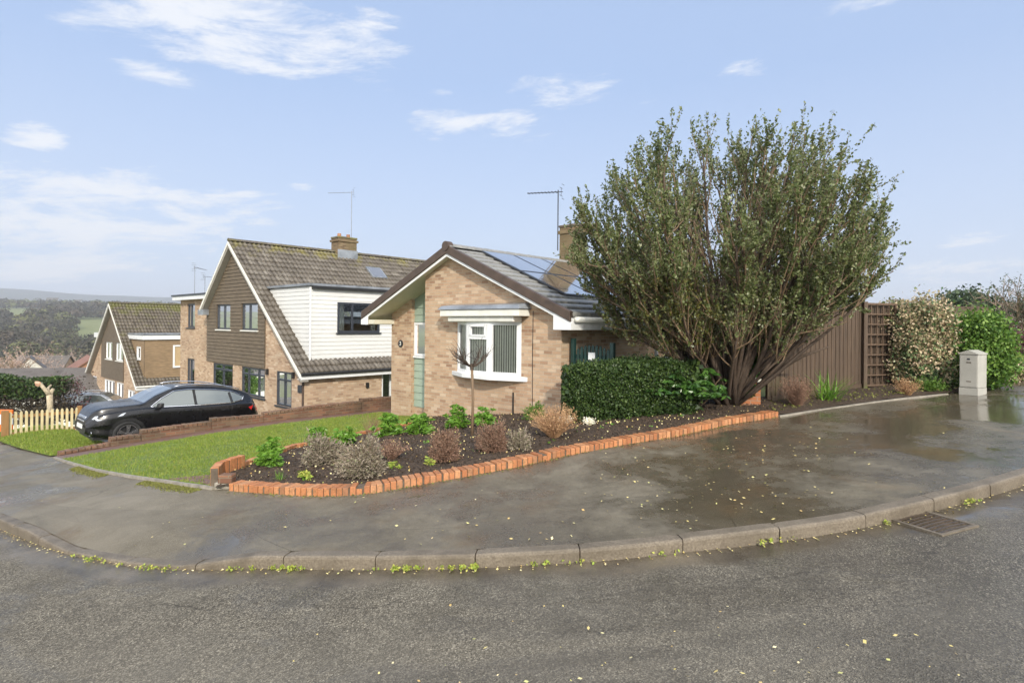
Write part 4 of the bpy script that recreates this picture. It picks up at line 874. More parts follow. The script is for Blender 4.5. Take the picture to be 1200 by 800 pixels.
# brick edging: bricks on edge along the footway
def edging():
    o=thing('brick_edging','low orange brick-on-edge border wall around the planting bed','edging',(*bed[5],H(*bed[5])))
    P=np.array([G(*p)[:2] for p in BACK_PX[7:21]]); P[0]=G(268,575)[:2]; P,Ln=resample(P,600); P=smooth(P,8); Nn=norm2(P); k=int(Ln/.081); b=MB(); mo=MB()
    for i in range(k):
        idx=int((i+.5)/k*599); c=P[idx]; t=P[min(idx+3,599)]-P[max(idx-3,0)]; t/=np.hypot(*t); nn=np.array([-t[1],t[0]]); w=.0335; dp=.205; z=H(*c); hz=.092+random.uniform(-.006,.006); jo=random.uniform(-.006,.006); tw=random.uniform(-.03,.03)
        if random.random()<.02: hz-=.03
        t=t+nn*tw; t/=np.hypot(*t)
        q=[c-t*w+nn*jo,c+t*w+nn*jo,c+t*w+nn*(dp+jo),c-t*w+nn*(dp+jo)]; 
        b.hexa([(v[0],v[1],z-.06) for v in q]+[(v[0],v[1],z+hz) for v in q])
    b.build('bricks',M['edging'],o,bevel=.005)
    for i in range(0,596,4):
        a=P[i]+Nn[i]*.012; c=P[i+4]+Nn[i+4]*.012; a2=P[i]+Nn[i]*.195; c2=P[i+4]+Nn[i+4]*.195; z,z2=H(*P[i]),H(*P[i+4])
        mo.hexa([(a[0],a[1],z-.06),(c[0],c[1],z2-.06),(c2[0],c2[1],z2-.06),(a2[0],a2[1],z-.06),(a[0],a[1],z+.072),(c[0],c[1],z2+.072),(c2[0],c2[1],z2+.072),(a2[0],a2[1],z+.072)])
    mo.build('mortar',M['mortar'],o)
    # rear return wall of upright bricks between lawn and bed
    o=thing('brick_return','short upright orange brick wall between the lawn and the planting bed','edging',(*W(-8.3,3.2)[:2],H(*W(-8.3,3.2)[:2])))
    R_=np.array([W(e[1],e[0])[:2] for e in [(3.02,-8.05),(3.2,-8.34),(3.76,-8.63),(5.05,-9.89),(7.9,-10.2)]]); R_,Ln=resample(R_,400); R_=smooth(R_,6); k=int(Ln/.078); b=MB(); mo=MB()
    for i in range(k):
        s=(i+.5)/k; idx=int(s*399); c=R_[idx]; t=R_[min(idx+3,399)]-R_[max(idx-3,0)]; t/=np.hypot(*t); nn=np.array([-t[1],t[0]]); z=H(*c); hz=.27 if s<.14 else .17; w=.033; q=[c-t*w-nn*.05,c+t*w-nn*.05,c+t*w+nn*.05,c-t*w+nn*.05]
        b.hexa([(v[0],v[1],z-.05) for v in q]+[(v[0],v[1],z+hz+random.uniform(-.005,.005)) for v in q])
        q=[c-t*.045-nn*.042,c+t*.045-nn*.042,c+t*.045+nn*.042,c-t*.045+nn*.042]; mo.hexa([(v[0],v[1],z-.05) for v in q]+[(v[0],v[1],z+hz-.012) for v in q])
    b.build('bricks',M['edging'],o,bevel=.004); mo.build('mortar',M['mortar'],o)
    o=thing('stone_lump','small mossy brick stub at the left end of the border wall','stone',G(258,573)); p=G(259,574)
    for (dx,dy,dzz,s) in ((0,.12,.0,.11),(.03,.1,.1,.09)): MB().box(p[0]+dx-s,p[0]+dx+s,p[1]+dy-s*.8,p[1]+dy+s*.8,p[2]+dzz-.03,p[2]+dzz+.085).build('block',M['brick_red'] if dzz else M['concrete'],o,bevel=.015)
edging()
p=[G(222,570),(0,0,0)]; A=[W(-9.3,float(back_u(-9.3))+.06),W(-8.1,float(back_u(-8.1))+.06),W(-8.15,3.35),W(-8.7,3.3)]
b=MB(); b.hexa([(q[0],q[1],H(q[0],q[1])-.05) for q in A]+[(q[0],q[1],H(q[0],q[1])+.045) for q in A]); o=b.build('paving_slab',M['paver'],bevel=.01); tag(o,'pinkish concrete slab at the corner of lawn and border wall','slab')
# party wall between path and drive
def party():
    tp=[(69,529.5),(129,519),(129.4,512.5),(165,508.8),(166,504),(198,499.6),(247.5,494),(248,490),(309,486),(309.5,483.5),(364.5,476),(423,470),(424.5,467),(459,464.7),(480,462)]
    o=thing('garden_wall','stepped old brick retaining wall between the driveway and the path','wall',(NW,5,-1.1),True); b=MB(); cp=MB()
    pts=[on_n(x,y,NW+.1) for x,y in tp]
    for (a,za),(c,zc) in zip(pts[:-1],pts[1:]):
        if c-a<.06: continue
        b.hexa([(NW-.11,a,-2.4),(NW+.1,a,-2.4),(NW+.1,c,-2.4),(NW-.11,c,-2.4),(NW-.11,a,za-.075),(NW+.1,a,za-.075),(NW+.1,c,zc-.075),(NW-.11,c,zc-.075)])
        k=max(1,int((c-a)/.11))
        for i in range(k):
            p=a+(c-a)*i/k+.006; q=a+(c-a)*(i+1)/k-.006; zp=za+(zc-za)*i/k; zq=za+(zc-za)*(i+1)/k; j=random.uniform(-.008,.008); s=random.uniform(-.008,.008)
            cp.hexa([(NW-.115+s,p,zp-.074),(NW+.115+s,p,zp-.074),(NW+.115+s,q,zq-.074),(NW-.115+s,q,zq-.074),(NW-.115+s,p,zp+j),(NW+.115+s,p,zp+j),(NW+.115+s,q,zq+j),(NW-.115+s,q,zq+j)])
    b.build('wall_body',M['brick_red'],o); cp.build('coping',M['brick_red'],o,bevel=.008)
party()
# ------------------------------------------------------------------ brick pillar, boarded fence, trellis
def fence_line():
    a=np.array(G(884,478)[:2])+np.array([.25,.35]); c=np.array(G(1012,462)[:2])+np.array([.0,.25])
    a,_=(np.array([5.0,11.15]),0); c=np.array([7.42,12.25])
    return a,c
FA,FC=fence_line()
def fence():
    o=thing('board_fence','tall dark brown board fence with a raking top beside the big shrub','fence',(*FA,H(*FA)))
    d=(FC-FA); Ln=np.hypot(*d); d/=Ln; nn=np.array([d[1],-d[0]]); k=int(Ln/.125); b=MB()
    for i in range(k+1):
        s=i*Ln/(k+1); p=FA+d*s; q=FA+d*(s+Ln/(k+1)-.004+.012); t=(s/Ln); top=1.72+.70*t; z=H(*p)+.12
        b.hexa([(p[0]+nn[0]*.0,p[1]+nn[1]*.0,z),(q[0],q[1],z),(q[0]-nn[0]*.022,q[1]-nn[1]*.022,z),(p[0]-nn[0]*.012,p[1]-nn[1]*.012,z),
                (p[0],p[1],top),(q[0],q[1],top+.035),(q[0]-nn[0]*.022,q[1]-nn[1]*.022,top+.035),(p[0]-nn[0]*.012,p[1]-nn[1]*.012,top)])
        # slight front lip of each overlapping board
        b.hexa([(q[0]-d[0]*.03,q[1]-d[1]*.03,z),(q[0],q[1],z),(q[0]+nn[0]*.012,q[1]+nn[1]*.012,z),(q[0]-d[0]*.03+nn[0]*.010,q[1]-d[1]*.03+nn[1]*.010,z),
                (q[0]-d[0]*.03,q[1]-d[1]*.03,top+.02),(q[0],q[1],top+.03),(q[0]+nn[0]*.012,q[1]+nn[1]*.012,top+.03),(q[0]-d[0]*.03+nn[0]*.010,q[1]-d[1]*.03+nn[1]*.010,top+.02)])
    b.build('boards',M['fence'],o)
    b=MB(); m=b; p=FA-d*.0;q=FC
    b.hexa([(p[0]+nn[0]*.03,p[1]+nn[1]*.03,1.715),(q[0]+nn[0]*.03,q[1]+nn[1]*.03,2.445),(q[0]-nn[0]*.05,q[1]-nn[1]*.05,2.445),(p[0]-nn[0]*.05,p[1]-nn[1]*.05,1.715),(p[0]+nn[0]*.03,p[1]+nn[1]*.03,1.745),(q[0]+nn[0]*.03,q[1]+nn[1]*.03,2.475),(q[0]-nn[0]*.05,q[1]-nn[1]*.05,2.475),(p[0]-nn[0]*.05,p[1]-nn[1]*.05,1.745)]); b.build('capping',M['fence'],o)
    b=MB(); k=8
    for i in range(k):
        p=FA+d*Ln*i/k+nn*.02; q=FA+d*Ln*(i+1)/k+nn*.02; z0,z1=H(*p),H(*q); b.hexa([(p[0],p[1],z0-.1),(q[0],q[1],z1-.1),(q[0]-nn[0]*.05,q[1]-nn[1]*.05,z1-.1),(p[0]-nn[0]*.05,p[1]-nn[1]*.05,z0-.1),(p[0],p[1],z0+.15),(q[0],q[1],z1+.15),(q[0]-nn[0]*.05,q[1]-nn[1]*.05,z1+.15),(p[0]-nn[0]*.05,p[1]-nn[1]*.05,z0+.15)])
    b.build('gravel_board',M['fence'],o)
    for t in (0,1): p=FA+d*Ln*t-nn*.06; MB().box(p[0]-.05,p[0]+.05,p[1]-.05,p[1]+.05,H(*p)-.2,1.7+.72*t).build('post',M['fence'],o)
    # second run behind the trellis and climbers
    F2=FC+np.array([3.9,1.35]); d2=F2-FC; L2=np.hypot(*d2); d2/=L2; n2=np.array([d2[1],-d2[0]])
    o=thing('panel_fence','brown overlapped panel fence running behind trellis and climbing shrub','fence',(*FC,H(*FC))); k=int(L2/.14); b=MB()
    for i in range(k):
        p=FC+d2*(i*L2/k+.02)-n2*.06; q=FC+d2*((i+1)*L2/k+.012)-n2*.06; z=H(*p)+.12; b.hexa([(p[0],p[1],z),(q[0]+n2[0]*.015,q[1]+n2[1]*.015,z),(q[0]-n2[0]*.01,q[1]-n2[1]*.01,z),(p[0]-n2[0]*.02,p[1]-n2[1]*.02,z),(p[0],p[1],2.40),(q[0]+n2[0]*.015,q[1]+n2[1]*.015,2.40),(q[0]-n2[0]*.01,q[1]-n2[1]*.01,2.40),(p[0]-n2[0]*.02,p[1]-n2[1]*.02,2.40)])
    b.build('boards',M['fence'],o)
    p=FC-n2*.04;q=F2-n2*.04; MB().hexa([(p[0],p[1],.4),(q[0],q[1],.5),(q[0]-n2[0]*.04,q[1]-n2[1]*.04,.5),(p[0]-n2[0]*.04,p[1]-n2[1]*.04,.4),(p[0],p[1],.72),(q[0],q[1],.84),(q[0]-n2[0]*.04,q[1]-n2[1]*.04,.84),(p[0]-n2[0]*.04,p[1]-n2[1]*.04,.72)]).build('gravel_board',M['fence'],o)
    # trellis: 1.83 m high, fixed on the fence
    def trellis(s0,wd,zb,zt,lab,ext=False):
        o=thing('trellis',lab,'trellis',(*(FC+d2*s0),zb)); b=MB(); nv=int(wd/.145)
        P=lambda s,z,off:tuple(FC+d2*s+n2*off)+(z,)
        for i in range(nv+1): s=s0+wd*i/nv; b.hexa([P(s-.012,zb,.0),P(s+.012,zb,.0),P(s+.012,zb,.022),P(s-.012,zb,.022),P(s-.012,zt,.0),P(s+.012,zt,.0),P(s+.012,zt,.022),P(s-.012,zt,.022)])
        b.build('uprights',M['trellis'],o); b=MB(); k=8
        for i in range(k+1): z=zb+(zt-zb)*i/k; h=.022 if 0<i<k else .03; b.hexa([P(s0-.02,z-h/2*1.3,.023),P(s0+wd+.02,z-h/2*1.3,.023),P(s0+wd+.02,z-h/2*1.3,.055),P(s0-.02,z-h/2*1.3,.055),P(s0-.02,z+h*.65,.023),P(s0+wd+.02,z+h*.65,.023),P(s0+wd+.02,z+h*.65,.055),P(s0-.02,z+h*.65,.055)])
        for s in (s0,s0+wd): b.hexa([P(s-.02,zb,.024),P(s+.02,zb,.024),P(s+.02,zb,.05),P(s-.02,zb,.05),P(s-.02,zt,.024),P(s+.02,zt,.024),P(s+.02,zt,.05),P(s-.02,zt,.05)])
        b.build('cross_rails',M['trellis'],o)
    trellis(.02,.86,.68,2.40,'square brown trellis panel fixed to the fence left of the climbing shrub')
    trellis(1.75,.9,.62,1.45,'lower brown trellis panel between climbing shrub and grey cabinet')
    b=thing('fence_end_post','dark square timber post where the board fence meets the trellis','post',(*FC,H(*FC))); MB().box(FC[0]-.05,FC[0]+.03,FC[1]-.11,FC[1]-.02,H(*FC)-.1,2.44).build('shaft',M['fence'],b,bevel=.006)
fence()
SA=np.array([G(*p)[:2] for p in [(913,487.5),(960,480),(1010,473),(1060,466.5),(1110,461.5),(1150,456)]]); SA,_=resample(SA,40); SB,_=resample(np.array([(4.9,11.5),(7.4,12.5),(11.4,13.9)]),40)
loft('fence_border_soil',SA+np.array([0,.02]),SB,14,Hn,M['soil'],kind='structure',extra=lambda P,t:.02+.012*np.sin(P[...,0]*9)*np.sin(P[...,1]*11)+.05*np.clip(t*3,0,1)[None,:])
k=900; q=rng.random((k,2)); i_=(q[:,0]*38).astype(int); P=SA[i_]+(SB-SA)[i_]*(q[:,1:]*.9+.05)+rng.normal(size=(k,2))*.03; o=leaves('border_litter',np.stack([P[:,0],P[:,1],Hn(P[:,0],P[:,1])+.075],-1),.04,L['moss'],aspect=.6); o['kind']='stuff'
def pillar():
    p=np.array(G(881,481)[:2])+np.array([.10,.30]); z=H(*p); a=R(-22)
    o=thing('brick_pillar','small orange brick gate pillar with a stone cap behind the shrub trunks','pillar',(*p,z)); o.rotation_euler=(0,0,a); ORG[o.name]=(0,0,0)
    MB().box(-.17,.17,-.17,.17,-.1,.5).build('shaft',brick('orange_pillar_brick',[(.42,.15,.06),(.5,.2,.08),(.36,.13,.05)],(.36,.28,.2),stain=.2),o)
    MB().box(-.22,.22,-.22,.22,.5,.56).build('cap',M['offwhite'],o,bevel=.012)
pillar()
# grey roadside cabinet
def cabinet():
    p=G(1146,464); o=thing('telecom_cabinet','pale grey metal utility cabinet with a shallow gabled lid on the footway','cabinet',p); o.rotation_euler=(0,0,math.atan2(.53,.85)); ORG[o.name]=(0,0,0)
    # local x = long side away to the right, local y = away to the left
    w,dp,h=.41,.31,.79
    MB().box(.0,w,0,dp,.0,.14).build('plinth',M['cab'],o,bevel=.004)
    MB().box(.004,w-.004,.004,dp-.004,.146,h-.0).build('body',M['cab'],o,bevel=.006)
    MB().prism([(-.012,h),(dp+.012,h),(dp+.012,h+.018),(dp/2,h+.085),(-.012,h+.018)],lambda q:(-.012,q[0],q[1]),lambda q:(w+.012,q[0],q[1])).build('lid',M['cab'],o,bevel=.004)
    d=MB(); d.box(-.004,.004,.018,dp-.018,.165,h-.02); dr=d.build('door',M['cab'],o,bevel=.002)
    MB().box(-.009,-.003,.13,.175,h-.105,h-.075).build('badge',M['anth'],dr); MB().box(-.008,-.003,.11,.19,h-.165,h-.145).build('vent',M['mortar'],dr); MB().box(-.008,-.003,.11,.19,.26,.275).build('vent',M['mortar'],dr)
cabinet()
# drain grating in the road
def tilt(o,t):
    from mathutils import Matrix,Vector
    x,y=o.location[0],o.location[1]; gx=(H(x+.3,y)-H(x-.3,y))/.6; gy=(H(x,y+.3)-H(x,y-.3))/.6; N=Vector((-gx,-gy,1)).normalized(); X_=Vector((t[0],t[1],0)); X_=(X_-N*X_.dot(N)).normalized(); Y_=N.cross(X_); o.rotation_euler=Matrix((X_,Y_,N)).transposed().to_euler()
def drain():
    c=np.array(G(1093,614,-UP)[:2]); i=nearest(KS,c); t=KS[i+4]-KS[i-4]; t/=np.hypot(*t); z=H(*c)-UP+.016; o=thing('drain_grating','cast iron slotted drain grating set in the gutter by the kerb','drain',(*c,z)); tilt(o,t); ORG[o.name]=(0,0,0)
    b=MB(); s=.235; 
    for (x0,x1,y0,y1) in ((-s,s,-s+.03,-s),(-s,s,s-.03,s),(-s,-s+.03,-s+.03,s-.03),(s-.03,s,-s+.03,s-.03)): b.box(min(x0,x1),max(x0,x1),min(y0,y1),max(y0,y1),-.03,.006)
    b.build('frame',M['kerb'],o); g=MB()
    for k in range(8):
        y=-s+.045+k*.052; pts=[(-s+.03+ .41*q/8, y+.012*math.sin(q/8*math.pi), -.004) for q in range(9)]
        for a,e in zip(pts[:-1],pts[1:]): g.bar(a,e,.017,.012)
    g.build('bars',M['iron'],o); MB().box(-s,s,-s,s,-.035,-.028).build('void',M['black'],o)
def m_iron():
    t=NT('rusty_iron'); c=t.ramp(t.noise(30,5),[(.3,(.05,.04,.032)),(.6,(.12,.09,.065)),(.8,(.17,.10,.06))]); t.set(Base_Color=c,Roughness=.45,Metallic=.4); return t.m
M['iron']=m_iron(); drain()
# ------------------------------------------------------------------ big multi-stem shrub
def polyl(p,d,Ln,k,up,wob_,g,pull=0):
    pts=[p.copy()]; d=d/np.linalg.norm(d)
    for i in range(k):
        d=d+g.normal(size=3)*wob_+np.array([0,0,up])+pull; d/=np.linalg.norm(d); pts.append(pts[-1]+d*Ln/k)
    return pts,d
def big_shrub():
    g=np.random.default_rng(21); base=np.array(G(856,478)); base[2]=Hb1(base[0],base[1])-.05
    o=thing('evergreen_tree','large spreading many-stemmed evergreen shrub with small olive leaves, tallest plant in the scene','tree',tuple(base))
    cen=base+np.array([-.12,.15,2.60]); rad=np.array([2.92,2.45,2.62])
    def inside_f(p): 
        q=(p-cen)/rad; 
        if q[2]<0: q=q*np.array([1,1,1.5])
        return np.linalg.norm(q)
    stems=MB(); br=MB(); tw=MB(); LP=[];LA=[]
    for s in range(84):
        az=s*2.39996+g.normal()*.18; out=.05+1.05*((s+.5)/84)**.74; 
        d=np.array([math.cos(az)*out*.74,math.sin(az)*out*.64,1.0-.20*out]); r0=.066*(1-.40*out)*(.7+.5*g.random())
        if out>.82 and math.cos(az)>.15: out*=.72
        st=base+np.array([math.cos(az)*.26*g.random(),math.sin(az)*.22*g.random(),0]); Ln=(4.3+1.2*g.random())*(1 if out<.7 else .92)
        pts,dd=polyl(st,d,Ln,9,.0,.085,g,np.array([math.cos(az),math.sin(az)*.85,0])*.062*out)
        keep=[pts[0]]
        for p in pts[1:]:
            if inside_f(p)>.96 and p[2]>base[2]+1.2: break
            keep.append(p)
        pts=keep; m=len(pts)
        if m<4: continue
        stems.tube(pts,[r0*(1-.82*i/(m-1))+.006 for i in range(m)],6)
        nb=19
        for b_ in range(nb):
            t=.22+.78*(b_+g.random())/nb; f=t*(m-1); i=min(int(f),m-2); p=pts[i]+(pts[i+1]-pts[i])*(f-i); td=pts[i+1]-pts[i]; td/=np.linalg.norm(td)
            outv=np.array([p[0]-base[0],p[1]-base[1],0]); outv/=np.linalg.norm(outv)+.2
            dv=td*.9+g.normal(size=3)*.55+outv*.40+np.array([0,0,.38]); L1=(.5+.95*g.random())*(1.15-.3*t)
            q,de=polyl(p,dv,L1,5,.10,.10,g)
            low=lambda x:(x[0]-base[0]>.35 and x[2]-base[2]<.50+.70*(x[0]-base[0])) or x[2]-base[2]<.75
            if low(q[0]) or low(q[-1]): continue
            q=[x for k,x in enumerate(q) if k<2 or inside_f(x)<1.05]
            if len(q)<3: continue
            br.tube(q,[.013*(1-.7*k/(len(q)-1))+.0025 for k in range(len(q))],4,cap=False)
            for c_ in range(8):
                t2=.2+.8*(c_+g.random())/8; f2=t2*(len(q)-1); j=min(int(f2),len(q)-2); pp=q[j]+(q[j+1]-q[j])*(f2-j)
                e=(q[j+1]-q[j]); e/=np.linalg.norm(e); d3=e*.8+g.normal(size=3)*.42+np.array([0,0,.60]); L2=.16+.34*g.random()
                if pp[2]>cen[2]+.9: L2*=1.35
                w_,_=polyl(pp,d3,L2,3,.14,.10,g); 
                if g.random()<.6: tw.tube(w_,[.0045,.0038,.003,.002],3,cap=False)
                hgt=(pp[2]-base[2])+.6*max(0,(base[0]-.8-pp[0])); rr=inside_f(pp); nl=int((3.5+24*np.clip((rr-.36)/.42,0,1)+5*math.sin(pp[0]*4)*math.sin(pp[2]*5+pp[1]*3))*(1.0 if hgt>1.7 else .45)*(.45+1.0*g.random())); nl=max(nl,0)
                for _ in range(nl):
                    t3=g.random()**.7; h=t3*3; hi=min(int(h),2); lp=w_[hi]+(w_[hi+1]-w_[hi])*(h-hi)+g.normal(size=3)*.018; LP.append(lp); LA.append((w_[-1]-w_[0])/L2*.7)
    LP=np.array(LP); LA=np.array(LA); print('tree leaves',len(LP))
    stems.build('stems',M['bark_d'],o,smooth=True); br.build('branches',M['bark'],o,smooth=True); tw.build('twigs',M['twig'],o)
    yl=(LP[:,0]<base[0]-.6)&(LP[:,2]<base[2]+2.3)&(g.random(len(LP))<.35)
    leaves('leaves',LP[~yl],.053,L['tree'],o,aspect=.58,axis=LA[~yl],jit=.8); leaves('yellow_leaves',LP[yl],.056,L['treey'],o,aspect=.6,axis=LA[yl],jit=.8)
    # ivy on the stems
    k=500; t=g.random(k); P=base+np.stack([.22+.25*t+g.normal(size=k)*.05,-.25-.1*t+g.normal(size=k)*.04,.2+1.2*t],-1); leaves('ivy',P,.07,L['laurel'],o,aspect=.8)
big_shrub()
# hedge
def hedge():
    g=np.random.default_rng(4); A=np.array([.96,10.95]); B=np.array([3.45,10.8]); z0=.0; o=thing('clipped_hedge','dense dark green clipped hedge beside the bungalow corner','hedge',(*((A+B)/2),.05))
    k=52000; t=g.random(k); face=g.random(k); d=(B-A); Ln=np.hypot(*d); d/=Ln; nn=np.array([d[1],-d[0]])
    s=t*Ln; a=g.random(k)*2*math.pi; ru=.54; rz=.57; ca=np.cos(a); sa=np.sin(a); sq=(np.abs(ca)**4+np.abs(sa)**4)**-.25
    off=ca*sq*ru; zz=.57+sa*sq*rz; l=1+.06*np.sin(s*3.1+a*2)+.05*np.sin(s*8+a*5)+g.normal(size=k)*.065-.16*g.random(k)+.10*(g.random(k)<.04)-.22*np.clip((s-1.6)/1.2,0,1)*(sa>0)
    e=np.minimum(1,(np.minimum(s,Ln-s)+.04)/.35)**.4; off*=l*e; zz=.57+(zz-.57)*l*(.55+.45*e)
    x=A[0]+d[0]*s+nn[0]*off; y=A[1]+d[1]*s+nn[1]*off; z=Hb(x,y)*0+np.interp(s,[0,Ln],[.0,.17])+zz
    leaves('foliage',np.stack([x,y,z],-1),.045,L['hedge'],o,aspect=.6)
    k=5000; s=g.random(k)*Ln; off=(g.random(k)-.5)*.9; zz=.1+g.random(k)*1.0; leaves('inner_foliage',np.stack([A[0]+d[0]*s+nn[0]*off,A[1]+d[1]*s+nn[1]*off,zz+np.interp(s,[0,Ln],[0,.17])],-1),.11,L['hedge'],o,aspect=.8)
    b=MB()
    for i in range(14): s=Ln*(i+.5)/14; p=A+d*s; b.tube([(p[0],p[1],-.1),(p[0]+g.normal()*.08,p[1]+g.normal()*.08,.9)],[.02,.008],5)
    b.build('stems',M['bark_d'],o)
    # broad-leaved shrub under the tree
    c=G(822,492); o=thing('laurel_shrub','broad-leaved glossy green shrub under the big tree at the end of the hedge','shrub',(c[0],c[1]+.2,Hb1(c[0],c[1])))
    P=[];AX=[]; b=MB()
    for i in range(190):
        dv=g.normal(size=3); dv[2]=abs(dv[2])*.9+.1; dv/=np.linalg.norm(dv); r=.25+.38*g.random(); e=np.array([c[0]-.15,c[1]+.35,Hb1(c[0],c[1])+.28])+dv*r*np.array([1.35,.8,.95])
        for j in range(9): a=j/9*6.283; P.append(e+np.array([math.cos(a)*.05,math.sin(a)*.05,-.012])); AX.append([math.cos(a),math.sin(a),-.35])
    leaves('leaves',np.array(P),.125,L['laurel'],o,aspect=.42,axis=np.array(AX),jit=.25)
    for i in range(9): b.tube([(c[0]-.15,c[1]+.3,c[2]),(c[0]-.15+g.normal()*.3,c[1]+.3+g.normal()*.2,c[2]+.7)],[.014,.006],4)
    b.build('stems',M['bark'],o)
hedge()
# ------------------------------------------------------------------ bed plants
def clump(name,lab,cat,px,py,wpx,hpx,mat,kind='leafy',k=700,size=.06,g=None,group=None,onbed=True):
    g=np.random.default_rng(int(px*7+py)); f=(lambda x,y:Hb1(x,y)) if onbed else (lambda x,y:H(x,y))
    c=G(px,py,h=f); s=c[1]/FPX; w=wpx*s/2; h=hpx*s; c=(c[0],c[1]+w*.6,f(c[0],c[1]+w*.6)); o=thing(name,lab,cat,c); b=MB()
    if kind=='leafy':      # whorls of drooping leaflets on short stems
        P=[];AX=[]; ns=max(8,k//14)
        for i in range(ns):
            dv=g.normal(size=3); dv[2]=abs(dv[2])+.15; dv/=np.linalg.norm(dv); rr=.45+.55*g.random()
            e=np.array(c)+dv*np.array([w,w*.8,h])*rr*np.array([1,1,.92]); b.tube([(c[0]+dv[0]*.05,c[1]+dv[1]*.05,c[2]-.02),tuple(e)],[.006,.004],4,cap=False)
            for j in range(14): a=g.random()*6.283; P.append(e+np.array([math.cos(a)*.03,math.sin(a)*.03,g.normal()*.015])); AX.append([math.cos(a)+dv[0]*.5,math.sin(a)+dv[1]*.5,-.15+g.normal()*.3])
        leaves('leaves',np.array(P),size,mat,o,aspect=.36,axis=np.array(AX),jit=.2); b.build('stems',L['bright'],o)
    elif kind=='dome':     # dense twiggy dome with small leaves on upright shoots
        ns=k; dv=g.normal(size=(ns,3)); dv[:,2]=np.abs(dv[:,2]); dv/=np.linalg.norm(dv,axis=1)[:,None]; rr=(.50+.50*g.random(ns)**.7)*(1+.16*np.sin(dv[:,0]*5+px)+.12*np.sin(dv[:,1]*7+dv[:,2]*4))+.22*(g.random(ns)<.05)
        E_=np.array(c)+dv*np.array([w,w*.85,h])*rr[:,None]; S_=np.array(c)+dv*np.array([w,w*.85,h])*.25
        t=g.random((ns,7))**.6; P=(S_[:,None]*(1-t[...,None])+E_[:,None]*t[...,None]).reshape(-1,3)+g.normal(size=(ns*7,3))*.008; AX=np.repeat(dv,7,0)*.8
        leaves('leaves',P,size,mat,o,aspect=.3,axis=AX,jit=.5)
        for i in range(0,ns,4): b.tube([tuple(S_[i]*.7+np.array(c)*.3),tuple(E_[i])],[.004,.0015],3,cap=False)
        b.build('twigs',M['twig'],o)
    elif kind=='wisp':     # arching dry stems
        P=[]; 
        for i in range(k):
            a=g.random()*6.283; o_=g.random()**.6; st=np.array(c)+np.array([math.cos(a)*w*.15,math.sin(a)*w*.15,-.01]); d=np.array([math.cos(a)*o_*w/h*1.1,math.sin(a)*o_*w/h*1.1,1.0]); pts,_=polyl(st,d,h*(.7+.4*g.random()),4,-.10*o_,.10,g); b.tube(pts,[.003,.0025,.002,.0015,.001],3,cap=False)
            for q in pts[2:]: P.append(q+g.normal(size=3)*.015); P.append(q+g.normal(size=3)*.02)
        b.build('stems',mat,o); leaves('leaves',np.array(P),size,mat,o,aspect=.35)
    elif kind=='blades':
        V=[];
        for i in range(k):
            a=g.random()*6.283; st=np.array(c)+np.array([g.normal()*w*.2,g.normal()*w*.15,-.01]); o_=.15+.85*g.random(); L_=h*(.7+.5*g.random()); wd=size
            d=np.array([math.cos(a)*o_,math.sin(a)*o_,1.1]); pts,_=polyl(st,d,L_,6,-.16*o_,.04,g); sd_=np.array([-math.sin(a),math.cos(a),0])
            for j in range(6): w0=wd*(1-(j/6)**2)/2;w1=wd*(1-((j+1)/6)**2)/2; V+= [pts[j]-sd_*w0,pts[j]+sd_*w0,pts[j+1]+sd_*w1,pts[j+1]-sd_*w1]
        np_mesh('leaves',np.array(V),np.arange(len(V)).reshape(-1,4),mat,o)
    if group: o['group']=group
    return o
clump('hellebore_plant','bright green leafy clump at the left corner of the planting bed','plant',312,549,44,36,L['bright'],k=900,size=.085)
clump('hellebore_plant','bright green leafy clump behind the left grey lavender','plant',368,522,30,26,L['bright'],k=600,size=.09)
clump('hellebore_plant','bright green leafy clump behind the gap between the two grey lavenders','plant',402,522,34,26,L['bright'],k=600,size=.09)
clump('hellebore_plant','tall green leafy clump at the lawn edge left of the bungalow green panel','plant',452,512,38,30,L['bright'],k=800,size=.10)
clump('hellebore_plant','green leafy clump in front of the bungalow green panel','plant',489,510,40,30,L['bright'],k=800,size=.10)
clump('hellebore_plant','green leafy clump just left of the young tree stem','plant',534,503,32,30,L['bright'],k=700,size=.10)
clump('hellebore_plant','green leafy clump just right of the young tree stem','plant',570,500,32,26,L['bright'],k=600,size=.10)
clump('green_shrub','small round green shrub against the wall near the right edge of the bow window','shrub',628,492,28,22,L['ever'],'dome',500,.05)
clump('lavender_bush','grey-brown lavender mound near the left end of the bed, farther back of two','shrub',374,547,62,36,L['grey'],'dome',1500,.045)
clump('lavender_bush','grey-brown lavender mound nearest the brick edging','shrub',421,562,66,46,L['grey'],'dome',1800,.042)
clump('lavender_bush','flat grey lavender between the two brown twiggy bushes and the blond one','shrub',608,528,34,26,L['grey'],'dome',500,.04)
clump('twiggy_shrub','round brown twiggy bush left of the young tree','shrub',520,542,40,42,L['brown'],'dome',1300,.035)
clump('twiggy_shrub','round brown twiggy bush right of the young tree','shrub',577,531,42,40,L['brown'],'dome',1200,.035)
clump('dry_spirea','blond dry wispy shrub in front of the hedge end','shrub',650,516,52,38,L['blond'],'wisp',420,.03)
clump('twiggy_shrub','small reddish dry twiggy plant behind the nearer lavender','shrub',457,540,34,24,L['brown'],'wisp',110,.035)
clump('dry_grass_clump','thin dry upright stems in front of the tall green clump','plant',432,509,26,26,L['brown'],'wisp',60,.02)
clump('weed_plant','low yellow-green leafy weed in the front left of the bed','plant',356,563,24,12,L['weed'],k=140,size=.06)
clump('weed_plant','small yellow-green weed in the soil right of the nearer lavender','plant',462,549,14,9,L['weed'],k=80,size=.05)
clump('weed_plant','small yellow-green weed beside the foot of the left brown bush','plant',503,545,10,8,L['weed'],k=60,size=.05)
